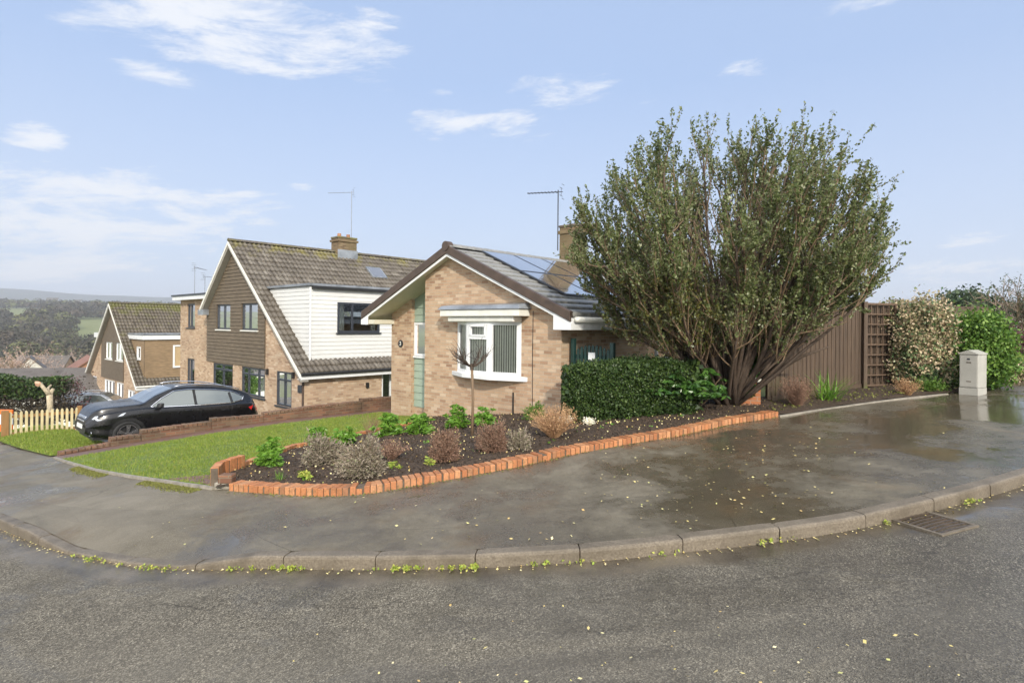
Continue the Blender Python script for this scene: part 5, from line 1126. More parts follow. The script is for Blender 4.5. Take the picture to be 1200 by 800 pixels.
clump('grass_tuft','thin grass tuft in the front left corner of the bed','plant',325,565,22,14,L['bright'],'blades',40,.006)
clump('snowdrop_clump','white flowered snowdrop clump in front of the hedge, left one','flower',664,497,16,10,L['white'],'wisp',70,.03)
clump('snowdrop_clump','white flowered snowdrop clump in front of the hedge, right one','flower',690,498,12,9,L['white'],'wisp',60,.03)
clump('strap_leaved_plant','green strap-leaved plant at the foot of the board fence','plant',977,474,44,40,L['bright'],'blades',55,.03,onbed=False)
clump('twiggy_shrub','reddish brown twiggy bush at the foot of the board fence','shrub',938,480,30,36,L['brown'],'wisp',320,.03,onbed=False)
clump('dry_fern','blond dried fern at the foot of the trellis','plant',1068,465,24,22,L['blond'],'wisp',150,.03,onbed=False)
clump('low_green_plant','low mixed green plant at the foot of the climbing shrub','plant',1098,461,36,18,L['ever'],'wisp',150,.05,onbed=False)
x=[];g=np.random.default_rng(9)
for i in range(60):
    px=450+g.random()*400; py=np.interp(px,[440,560,700,850],[560,540,518,492])-g.random()*26; c=G(px,py); x.append((c[0],c[1],Hb1(c[0],c[1])))
P=np.repeat(np.array(x),5,0)+g.normal(size=(300,3))*np.array([.03,.03,.008]); o=leaves('seedlings',P+[0,0,.015],.035,L['bright'],aspect=.6); o['kind']='stuff'
def young_tree():
    g=np.random.default_rng(5); c=G(553,510,h=Hb1); o=thing('young_standard_tree','thin bare young standard tree with a small twiggy head in the bed','tree',c)
    zt=CAMZ-ray(551,430)[1]*c[1]; top=np.array([c[0]-.01,c[1],zt]); MB().tube([c,(c[0]+.015,c[1],(c[2]+zt)/2),tuple(top)],[.028,.024,.024],8).build('trunk',M['bark'],o,smooth=True)
    b=MB()
    for i in range(16):
        a=g.random()*6.283; d=np.array([math.cos(a)*1.4,math.sin(a)*1.2,.45+.5*g.random()]); pts,e=polyl(top,d,.34+.1*g.random(),4,.10,.14,g); b.tube(pts,[.014,.011,.008,.007,.006],5)
        for j in range(4):
            p2,_=polyl(pts[2+j%3],e+g.normal(size=3)*.5,.2,3,.10,.15,g); b.tube(p2,[.005,.004,.003,.002],4)
    b.tube([tuple(top-[0,0,.05]),tuple(top+[0,0,.06])],[.026,.03],8); b.build('crown',M['bark_d'],o)
young_tree()
# bushes on the fence at the right
def bush(name,lab,cat,c,r,mats,k,size,core=M['bark_d'],shape=.5,lump=.22,seed=1,stems=8):
    g=np.random.default_rng(seed); o=thing(name,lab,cat,(c[0],c[1],c[2]))
    ctr=np.array([c[0],c[1],c[2]+r[2]*.42]); rr=np.array([r[0],r[1],r[2]*.58])
    # many sub-clumps
    cl=blob_points(70,ctr,rr*.8,.55,g,lump,False)
    for mi,(mat,share) in enumerate(mats):
        kk=int(k*share); idx=g.integers(0,len(cl),kk) if mi==0 or len(mats)==1 else g.choice(np.argsort(-cl[:,2]*.5+cl[:,0]*.0+g.normal(size=len(cl))*.15)[:45],kk)
        P=cl[idx]+g.normal(size=(kk,3))*rr*.16; P=P[P[:,2]>c[2]+.02]; leaves('foliage',P,size,mat,o,aspect=.6,up=.2)
    b=MB()
    for i in range(stems): q=cl[g.integers(0,len(cl))]; b.tube([(c[0]+g.normal()*.1,c[1]+g.normal()*.1,c[2]-.05),tuple((np.array(c)+q)/2+g.normal(size=3)*.1),tuple(q)],[.03,.018,.006],5)
    b.build('stems',core,o); return o
c=G(1080,452); bush('climbing_shrub','pink-cream variegated shrub climbing over fence and trellis','shrub',(8.72,12.15,.62),(.66,.5,1.92),[(L['varieg_g'],.35),(L['varieg'],.65)],26000,.06,seed=3)
bush('fence_top_shrub','low variegated growth spilling over the fence top beside the climbing shrub','shrub',(8.35,12.75,1.75),(.75,.35,.70),[(L['varieg'],.7),(L['tree'],.3)],6000,.06,seed=8)
bush('evergreen_shrub','rounded bright evergreen bush behind the grey cabinet','shrub',(9.62,12.0,.66),(.70,.62,1.66),[(L['ever'],1)],30000,.065,seed=6)
# ------------------------------------------------------------------ loose bits on the tarmac
def scatter_between(px0,px1,py0,py1,k,g):
    out=[]
    for i in range(k):
        c=G(px0+(px1-px0)*g.random(),py0+(py1-py0)*g.random()); out.append(c)
    return np.array(out)
g=np.random.default_rng(12); P=scatter_between(460,1180,505,640,150,g); P2=scatter_between(0,460,560,650,26,g); P3=scatter_between(700,960,500,600,200,g); P=np.concatenate([P,P2,P3])
kd=np.array([np.min(np.hypot(KS[:,0]-p[0],KS[:,1]-p[1])) for p in P]); sidek=np.array([((p[:2]-KS[nearest(KS,p)])@KN[nearest(KS,p)]) for p in P]); bd=np.array([((p[:2]-BS[nearest(BS,p)])@norm2(BS)[nearest(BS,p)]) for p in P])
P=P[(sidek>.15)&(bd<-.05)]; nrm=np.tile([0,0,0],(len(P),1))
def flat_leaves(name,P,size,mat,g):
    k=len(P); a=g.random(k)*6.283; s=size*(.5+g.random(k)); d=np.stack([np.cos(a)*s,np.sin(a)*s,g.normal(size=k)*s*.15],-1); e=np.stack([-np.sin(a)*s*.6,np.cos(a)*s*.6,g.normal(size=k)*s*.2],-1)
    V=np.stack([P-d,P+e,P+d,P-e],1).reshape(-1,3); o=np_mesh(name,V,np.arange(4*k).reshape(-1,4),mat); o['kind']='stuff'; return o
P=P.copy(); P[:,2]=Hn(P[:,0],P[:,1])+.012; flat_leaves('fallen_leaves',P,.014,L['fallen'],g)
# kerb weeds and litter in the channel
ids=[nearest(KS,G(a,650)) for a in (235,)]; W_=[]
for (xa,xb,dens) in [(250,300,40),(305,345,50),(425,480,90),(500,560,90),(650,700,14),(770,800,10),(905,940,12),(70,200,60),(1030,1060,40),(1140,1160,14),(610,640,8)]:
    ya=lambda q: np.interp(q,[k[0] for k in KERB_PX],[k[1] for k in KERB_PX])+10
    for i in range(dens):
        q=xa+(xb-xa)*g.random(); p=G(q,ya(q)); idx=nearest(KS,p); b_=KS[idx]-KN[idx]*(.012+.05*g.random()**2); 
        if math.sin(q*.21)+math.sin(q*.083)<-.2 or g.random()<.3: continue
        for j in range(5): W_.append((b_[0]+g.normal()*.018,b_[1]+g.normal()*.018,H(*b_)-UP+.012+.03*g.random()))
W_=np.array(W_); o=leaves('kerb_weeds',W_,.026,L['weed'],aspect=.6,up=.3); o['kind']='stuff'
k=1800; idx=g.integers(200,560,k); b_=KS[idx]-KN[idx]*(.01+.10*g.random(k)**2)[:,None]; P=np.stack([b_[:,0],b_[:,1],Hn(b_[:,0],b_[:,1])-UP+.012],-1); flat_leaves('gutter_litter',P,.009,L['fallen'],g)
k=700; idx=g.integers(0,200,k); e_=np.array([G(*p)[:2] for p in BACK_PX[7:21]]); e_,_=resample(e_,200); b_=e_[idx]-norm2(e_)[idx]*(.01+.10*g.random(k)**2)[:,None]; P=np.stack([b_[:,0],b_[:,1],Hn(b_[:,0],b_[:,1])+.008],-1); flat_leaves('edging_litter',P,.014,L['moss'],g)
k=600; b_=scatter_between(300,1150,690,790,60,g); b_=b_; b_[:,2]=Hn(b_[:,0],b_[:,1])-UP+.035; flat_leaves('road_litter',b_,.012,L['fallen'],g)
# ------------------------------------------------------------------ picket fence and barrier at far left
def picket():
    un=2.62; n0=-23.0
    for bay,(ua,ub,lab) in enumerate([(2.62,4.45,'pale yellow picket fence bay between brown posts on the grass left of the car'),(4.55,6.3,'second pale picket fence bay mostly hidden behind the black car bonnet')]):
        o=thing('picket_fence',lab,'fence',(n0,ua,-1.6),True); z=lambda u:H(*W(n0,u)[:2])
        b=MB(); k=14
        for i in range(k):
            u=ua+.12+(ub-ua-.2)*i/(k-1); zz=z(u)+.05; b.prism([(u-.034,zz),(u+.034,zz),(u+.034,zz+.70),(u,zz+.75),(u-.034,zz+.70)],lambda p:(n0+.012,p[0],p[1]),lambda p:(n0+.030,p[0],p[1]))
        b.build('pickets',M['picket'],o)
        for hz_,ma in ((.08,M['post']),(.60,M['post'])):
            MB().hexa([(n0-.02,ua,z(ua)+hz_),(n0+.01,ua,z(ua)+hz_),(n0+.01,ub,z(ub)+hz_),(n0-.02,ub,z(ub)+hz_),(n0-.02,ua,z(ua)+hz_+.09),(n0+.01,ua,z(ua)+hz_+.09),(n0+.01,ub,z(ub)+hz_+.09),(n0-.02,ub,z(ub)+hz_+.09)]).build('rail',ma,o)
        for q in ((ua,ub) if bay==0 else (ub,)): b=MB(); s=.085 if q==ua else .06; b.box(n0-s,n0+s,q-s,q+s,z(q)-.1,z(q)+.84); b.build('post',M['post'],o,bevel=.01)
picket()
def barrier():
    p=G(1,509); p=(p[0]-.55,p[1]+.5,p[2]-.05); o=thing('road_barrier','orange and white plastic road barrier at the left picture edge','barrier',p)
    for i,(z0,z1,c) in enumerate(((.05,.28,'o'),(.29,.62,'w'),(.63,.78,'o'))): MB().box(p[0]-.6,p[0]+.5,p[1]-.03,p[1]+.03,p[2]+z0,p[2]+z1).build('panel',M['orange'] if c=='o' else M['white'],o,bevel=.01)
    for s in (-.5,.4): MB().box(p[0]+s-.04,p[0]+s+.04,p[1]-.25,p[1]+.25,p[2],p[2]+.05).build('foot',M['black'],o)
M['orange']=plain('orange_plastic',(.75,.17,.03),.4,var=.06)
barrier()
# ------------------------------------------------------------------ cars
M['paint_k']=plain('black_car_paint',(.003,.003,.0035),.30,var=.05,coat=.30); M['paint_s']=plain('grey_car_paint',(.16,.17,.18),.3,metal=.5,var=.05,coat=1.0)
M['rubber']=plain('tyre_rubber',(.02,.02,.02),.8); M['alloy']=plain('alloy_rim',(.45,.45,.46),.25,metal=.9,var=.05); M['chrome']=plain('chrome_trim',(.75,.76,.78),.12,metal=1,var=.02)
M['redlamp']=plain('red_lamp_glass',(.50,.015,.012),.12,var=.1,coat=1); M['headlamp']=plain('headlamp_glass',(.55,.58,.60),.08,metal=.5,var=.3,sc=25,coat=1); M['plate']=plain('number_plate_white',(.75,.76,.72),.4)
def m_cglass():
    t=NT('car_glass'); t.set(Base_Color=(.16,.18,.17,1),Metallic=.45,Roughness=.05); t.i(t.b,'Specular IOR Level',1.0); t.set(Coat_Weight=1.0,Coat_Roughness=.02); return t.m
M['cglass']=m_cglass()
def car(name,lab,origin,heading,pitch,paint,side_detail=True,group=None):
    """local x: nose(0) to tail, y: left/right, z up from ground at front axle"""
    Ln=4.38; X=np.linspace(0,Ln,200)
    cs=lambda xs,ys: np.interp(X,xs,ys)
    def sm(a,k=5):
        ker=np.ones(k)/k; p=np.r_[[a[0]]*(k//2),a,[a[-1]]*(k//2)]; return np.convolve(p,ker,'valid')
    ztop=sm(cs([0,.04,.12,.3,.6,1.0,1.2,1.5,1.85,2.1,2.5,3.0,3.5,3.85,4.05,4.15,4.25,4.32,4.38],[.62,.78,.91,1.00,1.05,1.10,1.13,1.36,1.53,1.58,1.605,1.595,1.55,1.48,1.41,1.27,1.12,.96,.72]),7)
    zbelt=sm(cs([0,.1,.35,.9,1.2,2,3,3.8,4.15,4.38],[.56,.72,.86,.965,1.0,1.03,1.07,1.13,1.13,.70]),9); zbelt=np.minimum(zbelt,ztop-.012)
    zbot=sm(cs([0,.1,.4,1,3.4,4.0,4.38],[.36,.28,.25,.21,.21,.28,.36]),7)
    wid=sm(cs([0,.05,.15,.4,.8,3.6,4.0,4.25,4.38],[.52,.66,.77,.86,.895,.895,.86,.78,.66]),9)
    wroof=sm(cs([0,.2,.6,1.1,1.35,1.9,2.4,3.4,3.9,4.1,4.38],[.45,.66,.76,.78,.74,.655,.635,.62,.60,.62,.60]),9)
    gh=np.clip((ztop-zbelt)/.3,0,1)
    def ring(i):
        w,wr,zb,zt,z0=wid[i],wroof[i],zbelt[i],ztop[i],zbot[i]; wt=min(wr,w-.02)
        pts=[(0,z0),(w*.6,z0),(w-.07,z0),(w-.02,z0+.06),(w-.025,z0+.22),(w+.0,(z0+zb)/2+.02),(w-.005,zb-.12),(w-.035,zb-.02),(w-.06,zb)]
        c=(zt-zb)
        pts+=[(w-.075+(wt-w+.075)*.08*1,zb+c*.06),(wt+(w-.075-wt)*.35,zb+c*.55),(wt+.01,zb+c*.84),(wt-.045,zb+c*.955),(wt-.16,zb+c*.99),(wt*.5,zt-.002+.0),(0,zt+.006)]
        P=np.array(pts); d=np.r_[0,np.cumsum(np.hypot(*np.diff(P,axis=0).T))]; return P
    K=16; NS=5; rings=[]
    for i in range(len(X)):
        P=ring(i); out=[]
        for a,b in zip(P[:-1],P[1:]):
            for s in range(NS): out.append(a+(b-a)*s/NS)
        out.append(P[-1]); rings.append(np.array(out))
    Rg=np.array(rings); Rg[:,1:-1]=(Rg[:,:-2]+2*Rg[:,1:-1]+Rg[:,2:])/4
    m=Rg.shape[1]
    o=thing(name,lab,'car',origin,group=group); ORG[o.name]=(0,0,0); o.rotation_euler=(0,pitch,heading)
    V=[];F=[];FG=[]
    win=[(1.36,1.04),(1.60,1.25),(1.92,1.45),(2.3,1.505),(3.05,1.50),(3.5,1.46),(3.86,1.31),(3.80,1.215),(3.45,1.13),(2.6,1.075),(1.5,1.03)]
    WP=np.array(win)
    for sgn in (1,-1):
        base=len(V)*1; vv=np.stack([np.repeat(X,m),sgn*Rg[...,0].ravel(),Rg[...,1].ravel()],-1); off=sum(len(v) for v in V); V.append(vv)
        I=np.arange(len(X)*m).reshape(len(X),m)+off; q=np.stack([I[:-1,:-1],I[1:,:-1],I[1:,1:],I[:-1,1:]],-1); q=q[...,::sgn] if sgn<0 else q; q=q.reshape(-1,4)
        cen=vv[q-off].mean(1)
        arch=((cen[:,0]-.87)**2+(cen[:,2]-.34)**2<.385**2)|((cen[:,0]-3.52)**2+(cen[:,2]-.34)**2<.385**2); arch&=np.abs(cen[:,1])>.42
        gl=inside(cen[:,0],cen[:,2],WP)&(np.abs(cen[:,1])>.58)
        ws=(cen[:,0]>1.22)&(cen[:,0]<1.90)&(cen[:,2]>1.10)&(np.abs(cen[:,1])<np.interp(cen[:,0],[1.22,1.9],[.70,.60]))
        rw=(cen[:,0]>3.98)&(cen[:,0]<4.22)&(cen[:,2]>1.12)&(np.abs(cen[:,1])<.56)
        F.append(q[~arch&~gl&~ws&~rw]); FG.append(q[gl|ws|rw])
    V=np.concatenate(V); 
    bd=np_mesh('body',V,np.concatenate(F),paint,o,smooth=True); np_mesh('glazing',V,np.concatenate(FG),M['cglass'],o,smooth=True)
    # close nose and tail, underside
    def ysurf(x,z,side=-1):
        i=int(np.clip(np.searchsorted(X,x),0,len(X)-1)); r=Rg[i]; j0=m//6; rr=r[j0:]; j=int(np.argmin(np.abs(rr[:,1]-z)+(rr[:,0]<.3)*9)); return side*(rr[j,0])
    for i,nm in ((0,'nose_panel'),(len(X)-1,'tail_panel')):
        b=MB(); r=Rg[i]; P=[(X[i],a,z) for a,z in r]+[(X[i],-a,z) for a,z in r[::-1][1:-1]]; b.face(*P); b.build(nm,M['black'] if i==0 else paint,o)
    MB().box(.15,4.25,-.72,.72,.19,.26).build('underbody',M['black'],o); MB().box(1.0,4.0,-.6,.6,.5,.9).build('interior',M['black'],o)
    for s in (-1,1):
        # window surround in chrome
        tr=MB(); pts=[(x,ysurf(x,z,s)+s*.006,z) for x,z in (lambda q:[(q[i][0]+(q[(i+1)%len(q)][0]-q[i][0])*t,q[i][1]+(q[(i+1)%len(q)][1]-q[i][1])*t) for i in range(len(q)) for t in (0,.33,.66)])(win)]; pts.append(pts[0]); tr.tube(pts,.013,5); tr.build('window_trim',M['chrome'],o)
        for (xa,xb,za,zb_) in ((2.50,2.44,1.06,1.49),(3.50,3.42,1.13,1.44)):
            q=MB(); P=[(xa+(xb-xa)*t,ysurf(xa,za+(zb_-za)*t,s)+s*.006,za+(zb_-za)*t) for t in np.linspace(0,1,6)]
            for a,b_ in zip(P[:-1],P[1:]): q.hexa([(a[0]-.035,a[1]-s*.012,a[2]),(a[0]+.035,a[1]-s*.012,a[2]),(a[0]+.035,a[1]+s*.004,a[2]),(a[0]-.035,a[1]+s*.004,a[2]),(b_[0]-.035,b_[1]-s*.012,b_[2]),(b_[0]+.035,b_[1]-s*.012,b_[2]),(b_[0]+.035,b_[1]+s*.004,b_[2]),(b_[0]-.035,b_[1]+s*.004,b_[2])])
            q.build('door_pillar',M['black'],o)
        MB().tube([(x,s*(np.interp(x,X,wroof)-.03),np.interp(x,X,ztop)+.018+.03*math.sin(min(1,max(0,(x-1.95)/1.8))*math.pi)**.4) for x in np.linspace(1.95,3.75,16)],.016,6).build('roof_rail',M['chrome'],o,smooth=True)
        for xc in (.87,3.52):
            b=MB()
            ring_=[(xc+.40*math.cos(a),.34+.40*math.sin(a)) for a in np.linspace(R(-14),R(194),26)]
            for (x0,z0),(x1,z1) in zip(ring_[:-1],ring_[1:]):
                y0=s*(min(abs(ysurf(x0,max(z0,.3),s)),.9)+.012); y1=s*(min(abs(ysurf(x1,max(z1,.3),s)),.9)+.012); k0=.055; f=lambda x,z,r_: (xc+(x-xc)*r_,.34+(z-.34)*r_)
                i0=f(x0,z0,.87);i1=f(x1,z1,.87);o0=f(x0,z0,1.06);o1=f(x1,z1,1.06); b.face((i0[0],y0,i0[1]),(i1[0],y1,i1[1]),(o1[0],y1,o1[1]),(o0[0],y0,o0[1])); b.face((i0[0],y0,i0[1]),(i1[0],y1,i1[1]),(i1[0],y1-s*.2,i1[1]),(i0[0],y0-s*.2,i0[1]))
            b.build('arch_trim',M['black'],o)
        b=MB(); b.hexa([(1.25,s*.86,.20),(3.15,s*.86,.20),(3.15,s*.915,.22),(1.25,s*.915,.22),(1.25,s*.88,.36),(3.15,s*.88,.36),(3.15,s*.905,.34),(1.25,s*.905,.34)]); b.build('sill_trim',M['black'],o)
        b=MB(); b.hexa([(1.45,s*.90,1.0),(1.62,s*.90,1.0),(1.60,s*1.08,1.03),(1.47,s*1.08,1.03),(1.47,s*.90,1.14),(1.62,s*.90,1.15),(1.60,s*1.08,1.17),(1.50,s*1.08,1.15)]); mi=b.build('door_mirror',M['black'],o,bevel=.03)
        for xh in (2.28,3.28): b=MB(); y=ysurf(xh,.93,s); b.tube([(xh-.1,y+s*.0,.93),(xh-.07,y+s*.03,.935),(xh+.07,y+s*.03,.94),(xh+.1,y+s*.0,.94)],.016,6); b.build('door_handle',paint,o,smooth=True)
        for xd in (1.42,2.52,3.42):
            b=MB(); zz=np.linspace(.38,1.02,8) if xd!=3.42 else np.linspace(.75,1.1,6); P=[(xd+(.10*(z-.4) if xd==3.42 else 0),ysurf(xd,z,s)+s*.002,z) for z in zz]; b.tube(P,.004,4); b.build('door_seam',M['black'],o)
        # lamps
        b=MB(); P=[(.10,.72),(.20,.69),(.72,.83),(.78,.90),(.45,.87),(.16,.80)]; b.prism(P,lambda p:(p[0],ysurf(p[0]+.01,p[1],s)+s*.012,p[1]),lambda p:(p[0],ysurf(p[0]+.01,p[1],s)-s*.05,p[1])); b.build('headlight',M['headlamp'],o)
        b=MB(); P=[(3.95,1.00),(4.05,.92),(4.30,.86),(4.34,.94),(4.26,1.04),(4.1,1.06)]; b.prism(P,lambda p:(p[0]+.01,ysurf(min(p[0],4.3),p[1],s)+s*.014,p[1]),lambda p:(p[0]+.01,ysurf(min(p[0],4.3),p[1],s)-s*.12,p[1])); b.build('tail_light',M['redlamp'],o)
        b=MB(); b.tube([(.10,s*.63,.36),(.155,s*.60,.36)],.05,12); b.build('fog_lamp',M['headlamp'],o); b=MB(); P=[(.095+.02*abs(math.cos(a)),s*(.63-.02)+.085*math.cos(a),.36+.062*math.sin(a)) for a in np.linspace(0,2*math.pi,20)]; b.tube(P,.012,5); b.build('fog_lamp_trim',M['chrome'],o)
    MB().hexa([(-.012,-.35,.62),(.02,-.35,.62),(.02,.35,.62),(-.012,.35,.62),(.03,-.36,.76),(.07,-.36,.76),(.07,.36,.76),(.03,.36,.76)]).build('grille',M['chrome'],o,bevel=.01)
    MB().box(-.02,-.005,-.26,.26,.44,.55).build('number_plate',M['plate'],o); MB().box(4.385,4.395,-.26,.26,.74,.85).build('number_plate',M['plate'],o)
    # wheels
    for xc in (.87,3.52):
        for s in (-1,1):
            y=s*.79; ty=MB(); prof=[(.0,.235),(.10,.25),(.11,.31),(.085,.338),(0,.345),(-.085,.338),(-.11,.31),(-.10,.25),(0,.235)]; n_=36; base=0
            for a in range(n_):
                for (yy,r_) in prof[:-1]: ty.v.append((xc+r_*math.cos(2*math.pi*a/n_),y+yy,.345+r_*math.sin(2*math.pi*a/n_)))
            q=len(prof)-1
            for a in range(n_):
                for j in range(q): ty.f.append((a*q+j,a*q+(j+1)%q,((a+1)%n_)*q+(j+1)%q,((a+1)%n_)*q+j))
            wh=ty.build('wheel',M['rubber'],o,smooth=True)
            rm=MB(); yf=y+s*.085
            for k in range(5):
                a=2*math.pi*k/5+.3; 
                for da in (-.13,.13): rm.hexa([(xc+.04*math.cos(a-.5),yf,.345+.04*math.sin(a-.5)),(xc+.04*math.cos(a+.5),yf,.345+.04*math.sin(a+.5)),(xc+.232*math.cos(a+da+.11),yf+s*.01,.345+.232*math.sin(a+da+.11)),(xc+.232*math.cos(a+da-.11),yf+s*.01,.345+.232*math.sin(a+da-.11)),
                    (xc+.04*math.cos(a-.5),yf-s*.03,.345+.04*math.sin(a-.5)),(xc+.04*math.cos(a+.5),yf-s*.03,.345+.04*math.sin(a+.5)),(xc+.232*math.cos(a+da+.11),yf-s*.03,.345+.232*math.sin(a+da+.11)),(xc+.232*math.cos(a+da-.11),yf-s*.03,.345+.232*math.sin(a+da-.11))])
            rm.tube([(xc,yf-s*.02,.345),(xc,yf+s*.012,.345)],.05,12)
            n2=36; 
            for a in range(n2):
                a0,a1=2*math.pi*a/n2,2*math.pi*(a+1)/n2; P=lambda r_,t,yy:(xc+r_*math.cos(t),yy,.345+r_*math.sin(t)); rm.face(P(.225,a0,yf+s*.012),P(.225,a1,yf+s*.012),P(.245,a1,yf+s*.012),P(.245,a0,yf+s*.012))
            rm.build('rim',M['alloy'],wh); b=MB(); b.tube([(xc,y-s*.05,.345),(xc,y+s*.02,.345)],.232,24); b.build('brake_drum',M['black'],wh)
            b=MB(); b.tube([(xc,s*.55,.345),(xc,s*.70,.345)],.40,24); 
    return o
hd=math.atan2(_d[1],_d[0]); p=W(-18.55,3.56); pitch=.085
car('parked_car','glossy black crossover car parked on the driveway behind the brick wall',(p[0],p[1],-1.40+.085*.87-.0),hd,pitch,M['paint_k'])
c=(-27.6,35.6,-4.15); car('parked_car','grey estate car seen from behind on the lower street by the long garage roof',(c[0]+4.0,c[1]+1.3,c[2]),math.atan2(-1.2,-4.2),0,M['paint_s'])
# ------------------------------------------------------------------ lower street, garages, ivy hedge, pollard
def zg(x,y): return float(Gall(np.array([x]),np.array([y]))[0])
b=MB(); 
P0=[(-34,27.5),(-12,34.5)]; n_=30
for i in range(n_):
    t0,t1=i/n_,(i+1)/n_; a=np.array(P0[0])*(1-t0)+np.array(P0[1])*t0; c=np.array(P0[0])*(1-t1)+np.array(P0[1])*t1; e=np.array([-.30,.95])*7.5
    rows=8
    for j in range(rows):
        q=[a+e*j/rows,c+e*j/rows,c+e*(j+1)/rows,a+e*(j+1)/rows]; b.face(*[(v[0],v[1],zg(v[0],v[1])+.06) for v in q])
o=b.build('lower_street',M['drive'],smooth=True); o['kind']='structure'
def simple_house(lab,cx,cy,w,dp,ang,zbase,he,hr,wall,roof,cat='house',windows=(),name='house',hip=False,chim=False):
    o=thing(name,lab,cat,(cx,cy,zbase)); o.rotation_euler=(0,0,ang); ORG[o.name]=(0,0,0)
    b=MB(); b.box(-w/2,w/2,-dp/2,dp/2,-2,he); b.prism([(-dp/2,he),(dp/2,he),(0,hr-.05)],lambda p:(-w/2,p[0],p[1]),lambda p:(w/2,p[0],p[1])); b.build('wall',wall,o)
    r=MB(); e=.35; h0=he-(hr-he)*e/(dp/2)
    for s in (-1,1): r.hexa([(-w/2-e,s*(dp/2+e),h0),(w/2+e,s*(dp/2+e),h0),(w/2+e-(0),0,hr),(-w/2-e,0,hr),(-w/2-e,s*(dp/2+e),h0+.14),(w/2+e,s*(dp/2+e),h0+.14),(w/2+e,0,hr+.14),(-w/2-e,0,hr+.14)])
    r.build('roof',roof,o)
    f=MB(); f.box(-w/2-e,w/2+e,-dp/2-e-.04,-dp/2-e,h0-.1,h0+.12); f.build('fascia',M['offwhite'],o)
    for (face,a,z,ww,hh) in windows:
        if face=='f': b=MB().box(a-ww/2,a+ww/2,-dp/2-.05,-dp/2+.02,z,z+hh); g_=MB().box(a-ww/2+.08,a+ww/2-.08,-dp/2-.06,-dp/2-.052,z+.08,z+hh-.08)
        else: s=-1 if face=='l' else 1; x=s*w/2; b=MB().box(min(x,x+s*.05),max(x,x+s*.05),a-ww/2,a+ww/2,z,z+hh); g_=MB().box(min(x+s*.052,x+s*.06),max(x+s*.052,x+s*.06),a-ww/2+.08,a+ww/2-.08,z+.08,z+hh-.08)
        wq=b.build('window',M['white'],o); g_.build('pane',M['cglass'],wq)
    if chim: b=MB(); b.box(w*.2,w*.2+.7,-.3,.4,hr-.5,hr+.9); ch=b.build('chimney',wall,o); MB().tube([(w*.2+.35,.05,hr+.9),(w*.2+.35,.05,hr+1.2)],.12,8).build('chimney_pot',M['brick_far'],ch)
    return o
# long low grey-roofed terrace below, ridge along x
zb=-5.2
simple_house('long low grey tiled building across the lower street behind the pruned tree','',0,0,0,0,0,0,0,0,M['brick']) if False else None
simple_house('long low grey tiled building across the lower street behind the pruned tree',-38,43.5,34,8.0,R(14),-5.85,2.15,4.0,M['offwhite'],M['tile_far'],'garages',[('f',a,.3,1.7,1.6) for a in np.arange(-14,16,2.6)],'garage_block')
simple_house('white gabled cottage with a dark window beyond the long grey roof',-78,94,6,5,R(128),-10.4,3.9,6.4,M['offwhite'],M['tile_far'],'house',[('l',0,2.6,1.0,2.0)])
simple_house('long grey roofed house behind the white gabled cottage',-90,112,8,7,R(12),-12,4.0,7.0,M['brick'],M['tile_far'],'house',[('f',a,1.5,1.6,1.2) for a in (-2,2)])
simple_house('orange brick gabled house with a dark roof near the brown boarded gable',-70.5,97,9,9,R(131),-10.8,3.3,6.7,M['brick_far'],M['tile_red'],'house',[('f',1,1,1.2,1.2)])
simple_house('low red tiled house behind the orange gabled one',-77,128,20,9,R(8),-13.0,4,7.6,M['brick_far'],M['tile_red'],'house',[('f',0,1,1.4,1.2)])
simple_house('grey roofed house at the left picture edge below the wood',-117,128,13,8,R(25),-16.2,4.2,7.6,M['brick'],M['tile_far'],'house',[('f',2,1,1.4,1.2)],chim=True)
simple_house('white farmhouse on the hill crest',-800,1010,16,10,R(25),30,6,11,M['white'],M['tile_far'],'farmhouse')
simple_house('second smaller white farm building on the hill crest',-770,1030,10,8,R(25),31,5,8,M['white'],M['tile_far'],'farmhouse')
# right background house
simple_house('brown brick house with a tiled roof beyond the purple hedge at right',70,76,17,9,R(-22),-.6,3.6,5.9,brick('brown_brick',[(.22,.12,.07),(.28,.16,.09),(.18,.10,.06)],(.3,.25,.2),stain=.3),m_tile('brown_roof',[(.16,.11,.075),(.22,.16,.11),(.19,.14,.10)],.05),'house',[('f',-3.6,1.9,2.2,1.3),('f',2.5,1.9,2.2,1.3)],chim=True)
simple_house('low grey garage roof showing over the board fence',8.9,18.5,6,5.5,R(24),-.1,2.1,2.75,M['brick'],M['tile_far'],'garage',name='garage')
def ivy_hedge():
    g=np.random.default_rng(31); A=np.array([-29.5,31.0]); B=np.array([-25.4,32.9]); o=thing('ivy_hedge','ivy-topped brown hedge behind the pale pruned tree','hedge',(*((A+B)/2),-3.6))
    k=15000; t=g.random(k); P=A[None]*(1-t)[:,None]+B[None]*t[:,None]; z=-3.9+2.5*g.random(k); off=g.normal(size=(k,2))*.3; leaves('dead_growth',np.stack([P[:,0]+off[:,0],P[:,1]+off[:,1],z],-1),.14,L['wood2'],o,aspect=.4)
    k=15000; t=g.random(k)*.92; P=A[None]*(1-t)[:,None]+B[None]*t[:,None]; top=-1.15+.25*np.sin(t*8)-.7*np.abs(t-.45); z=top-.9*g.random(k)**1.3; off=g.normal(size=(k,2))*.42; leaves('ivy',np.stack([P[:,0]+off[:,0],P[:,1]+off[:,1],z],-1),.13,L['hedge'],o,aspect=.7)
    bush('red_stemmed_shrub','dark reddish bare shrub over the ivy hedge right end','shrub',(-25.9,33.9,-3.9),(1.9,.7,2.9),[(L['purple'],.6),(L['wood2'],.4)],1300,.12,seed=17)
    bush('green_bush','bright green bush at the left picture edge below the ivy hedge','shrub',(-31.4,31.5,-3.9),(1.6,1.0,2.3),[(L['ever'],1)],8000,.15,seed=18)
ivy_hedge()
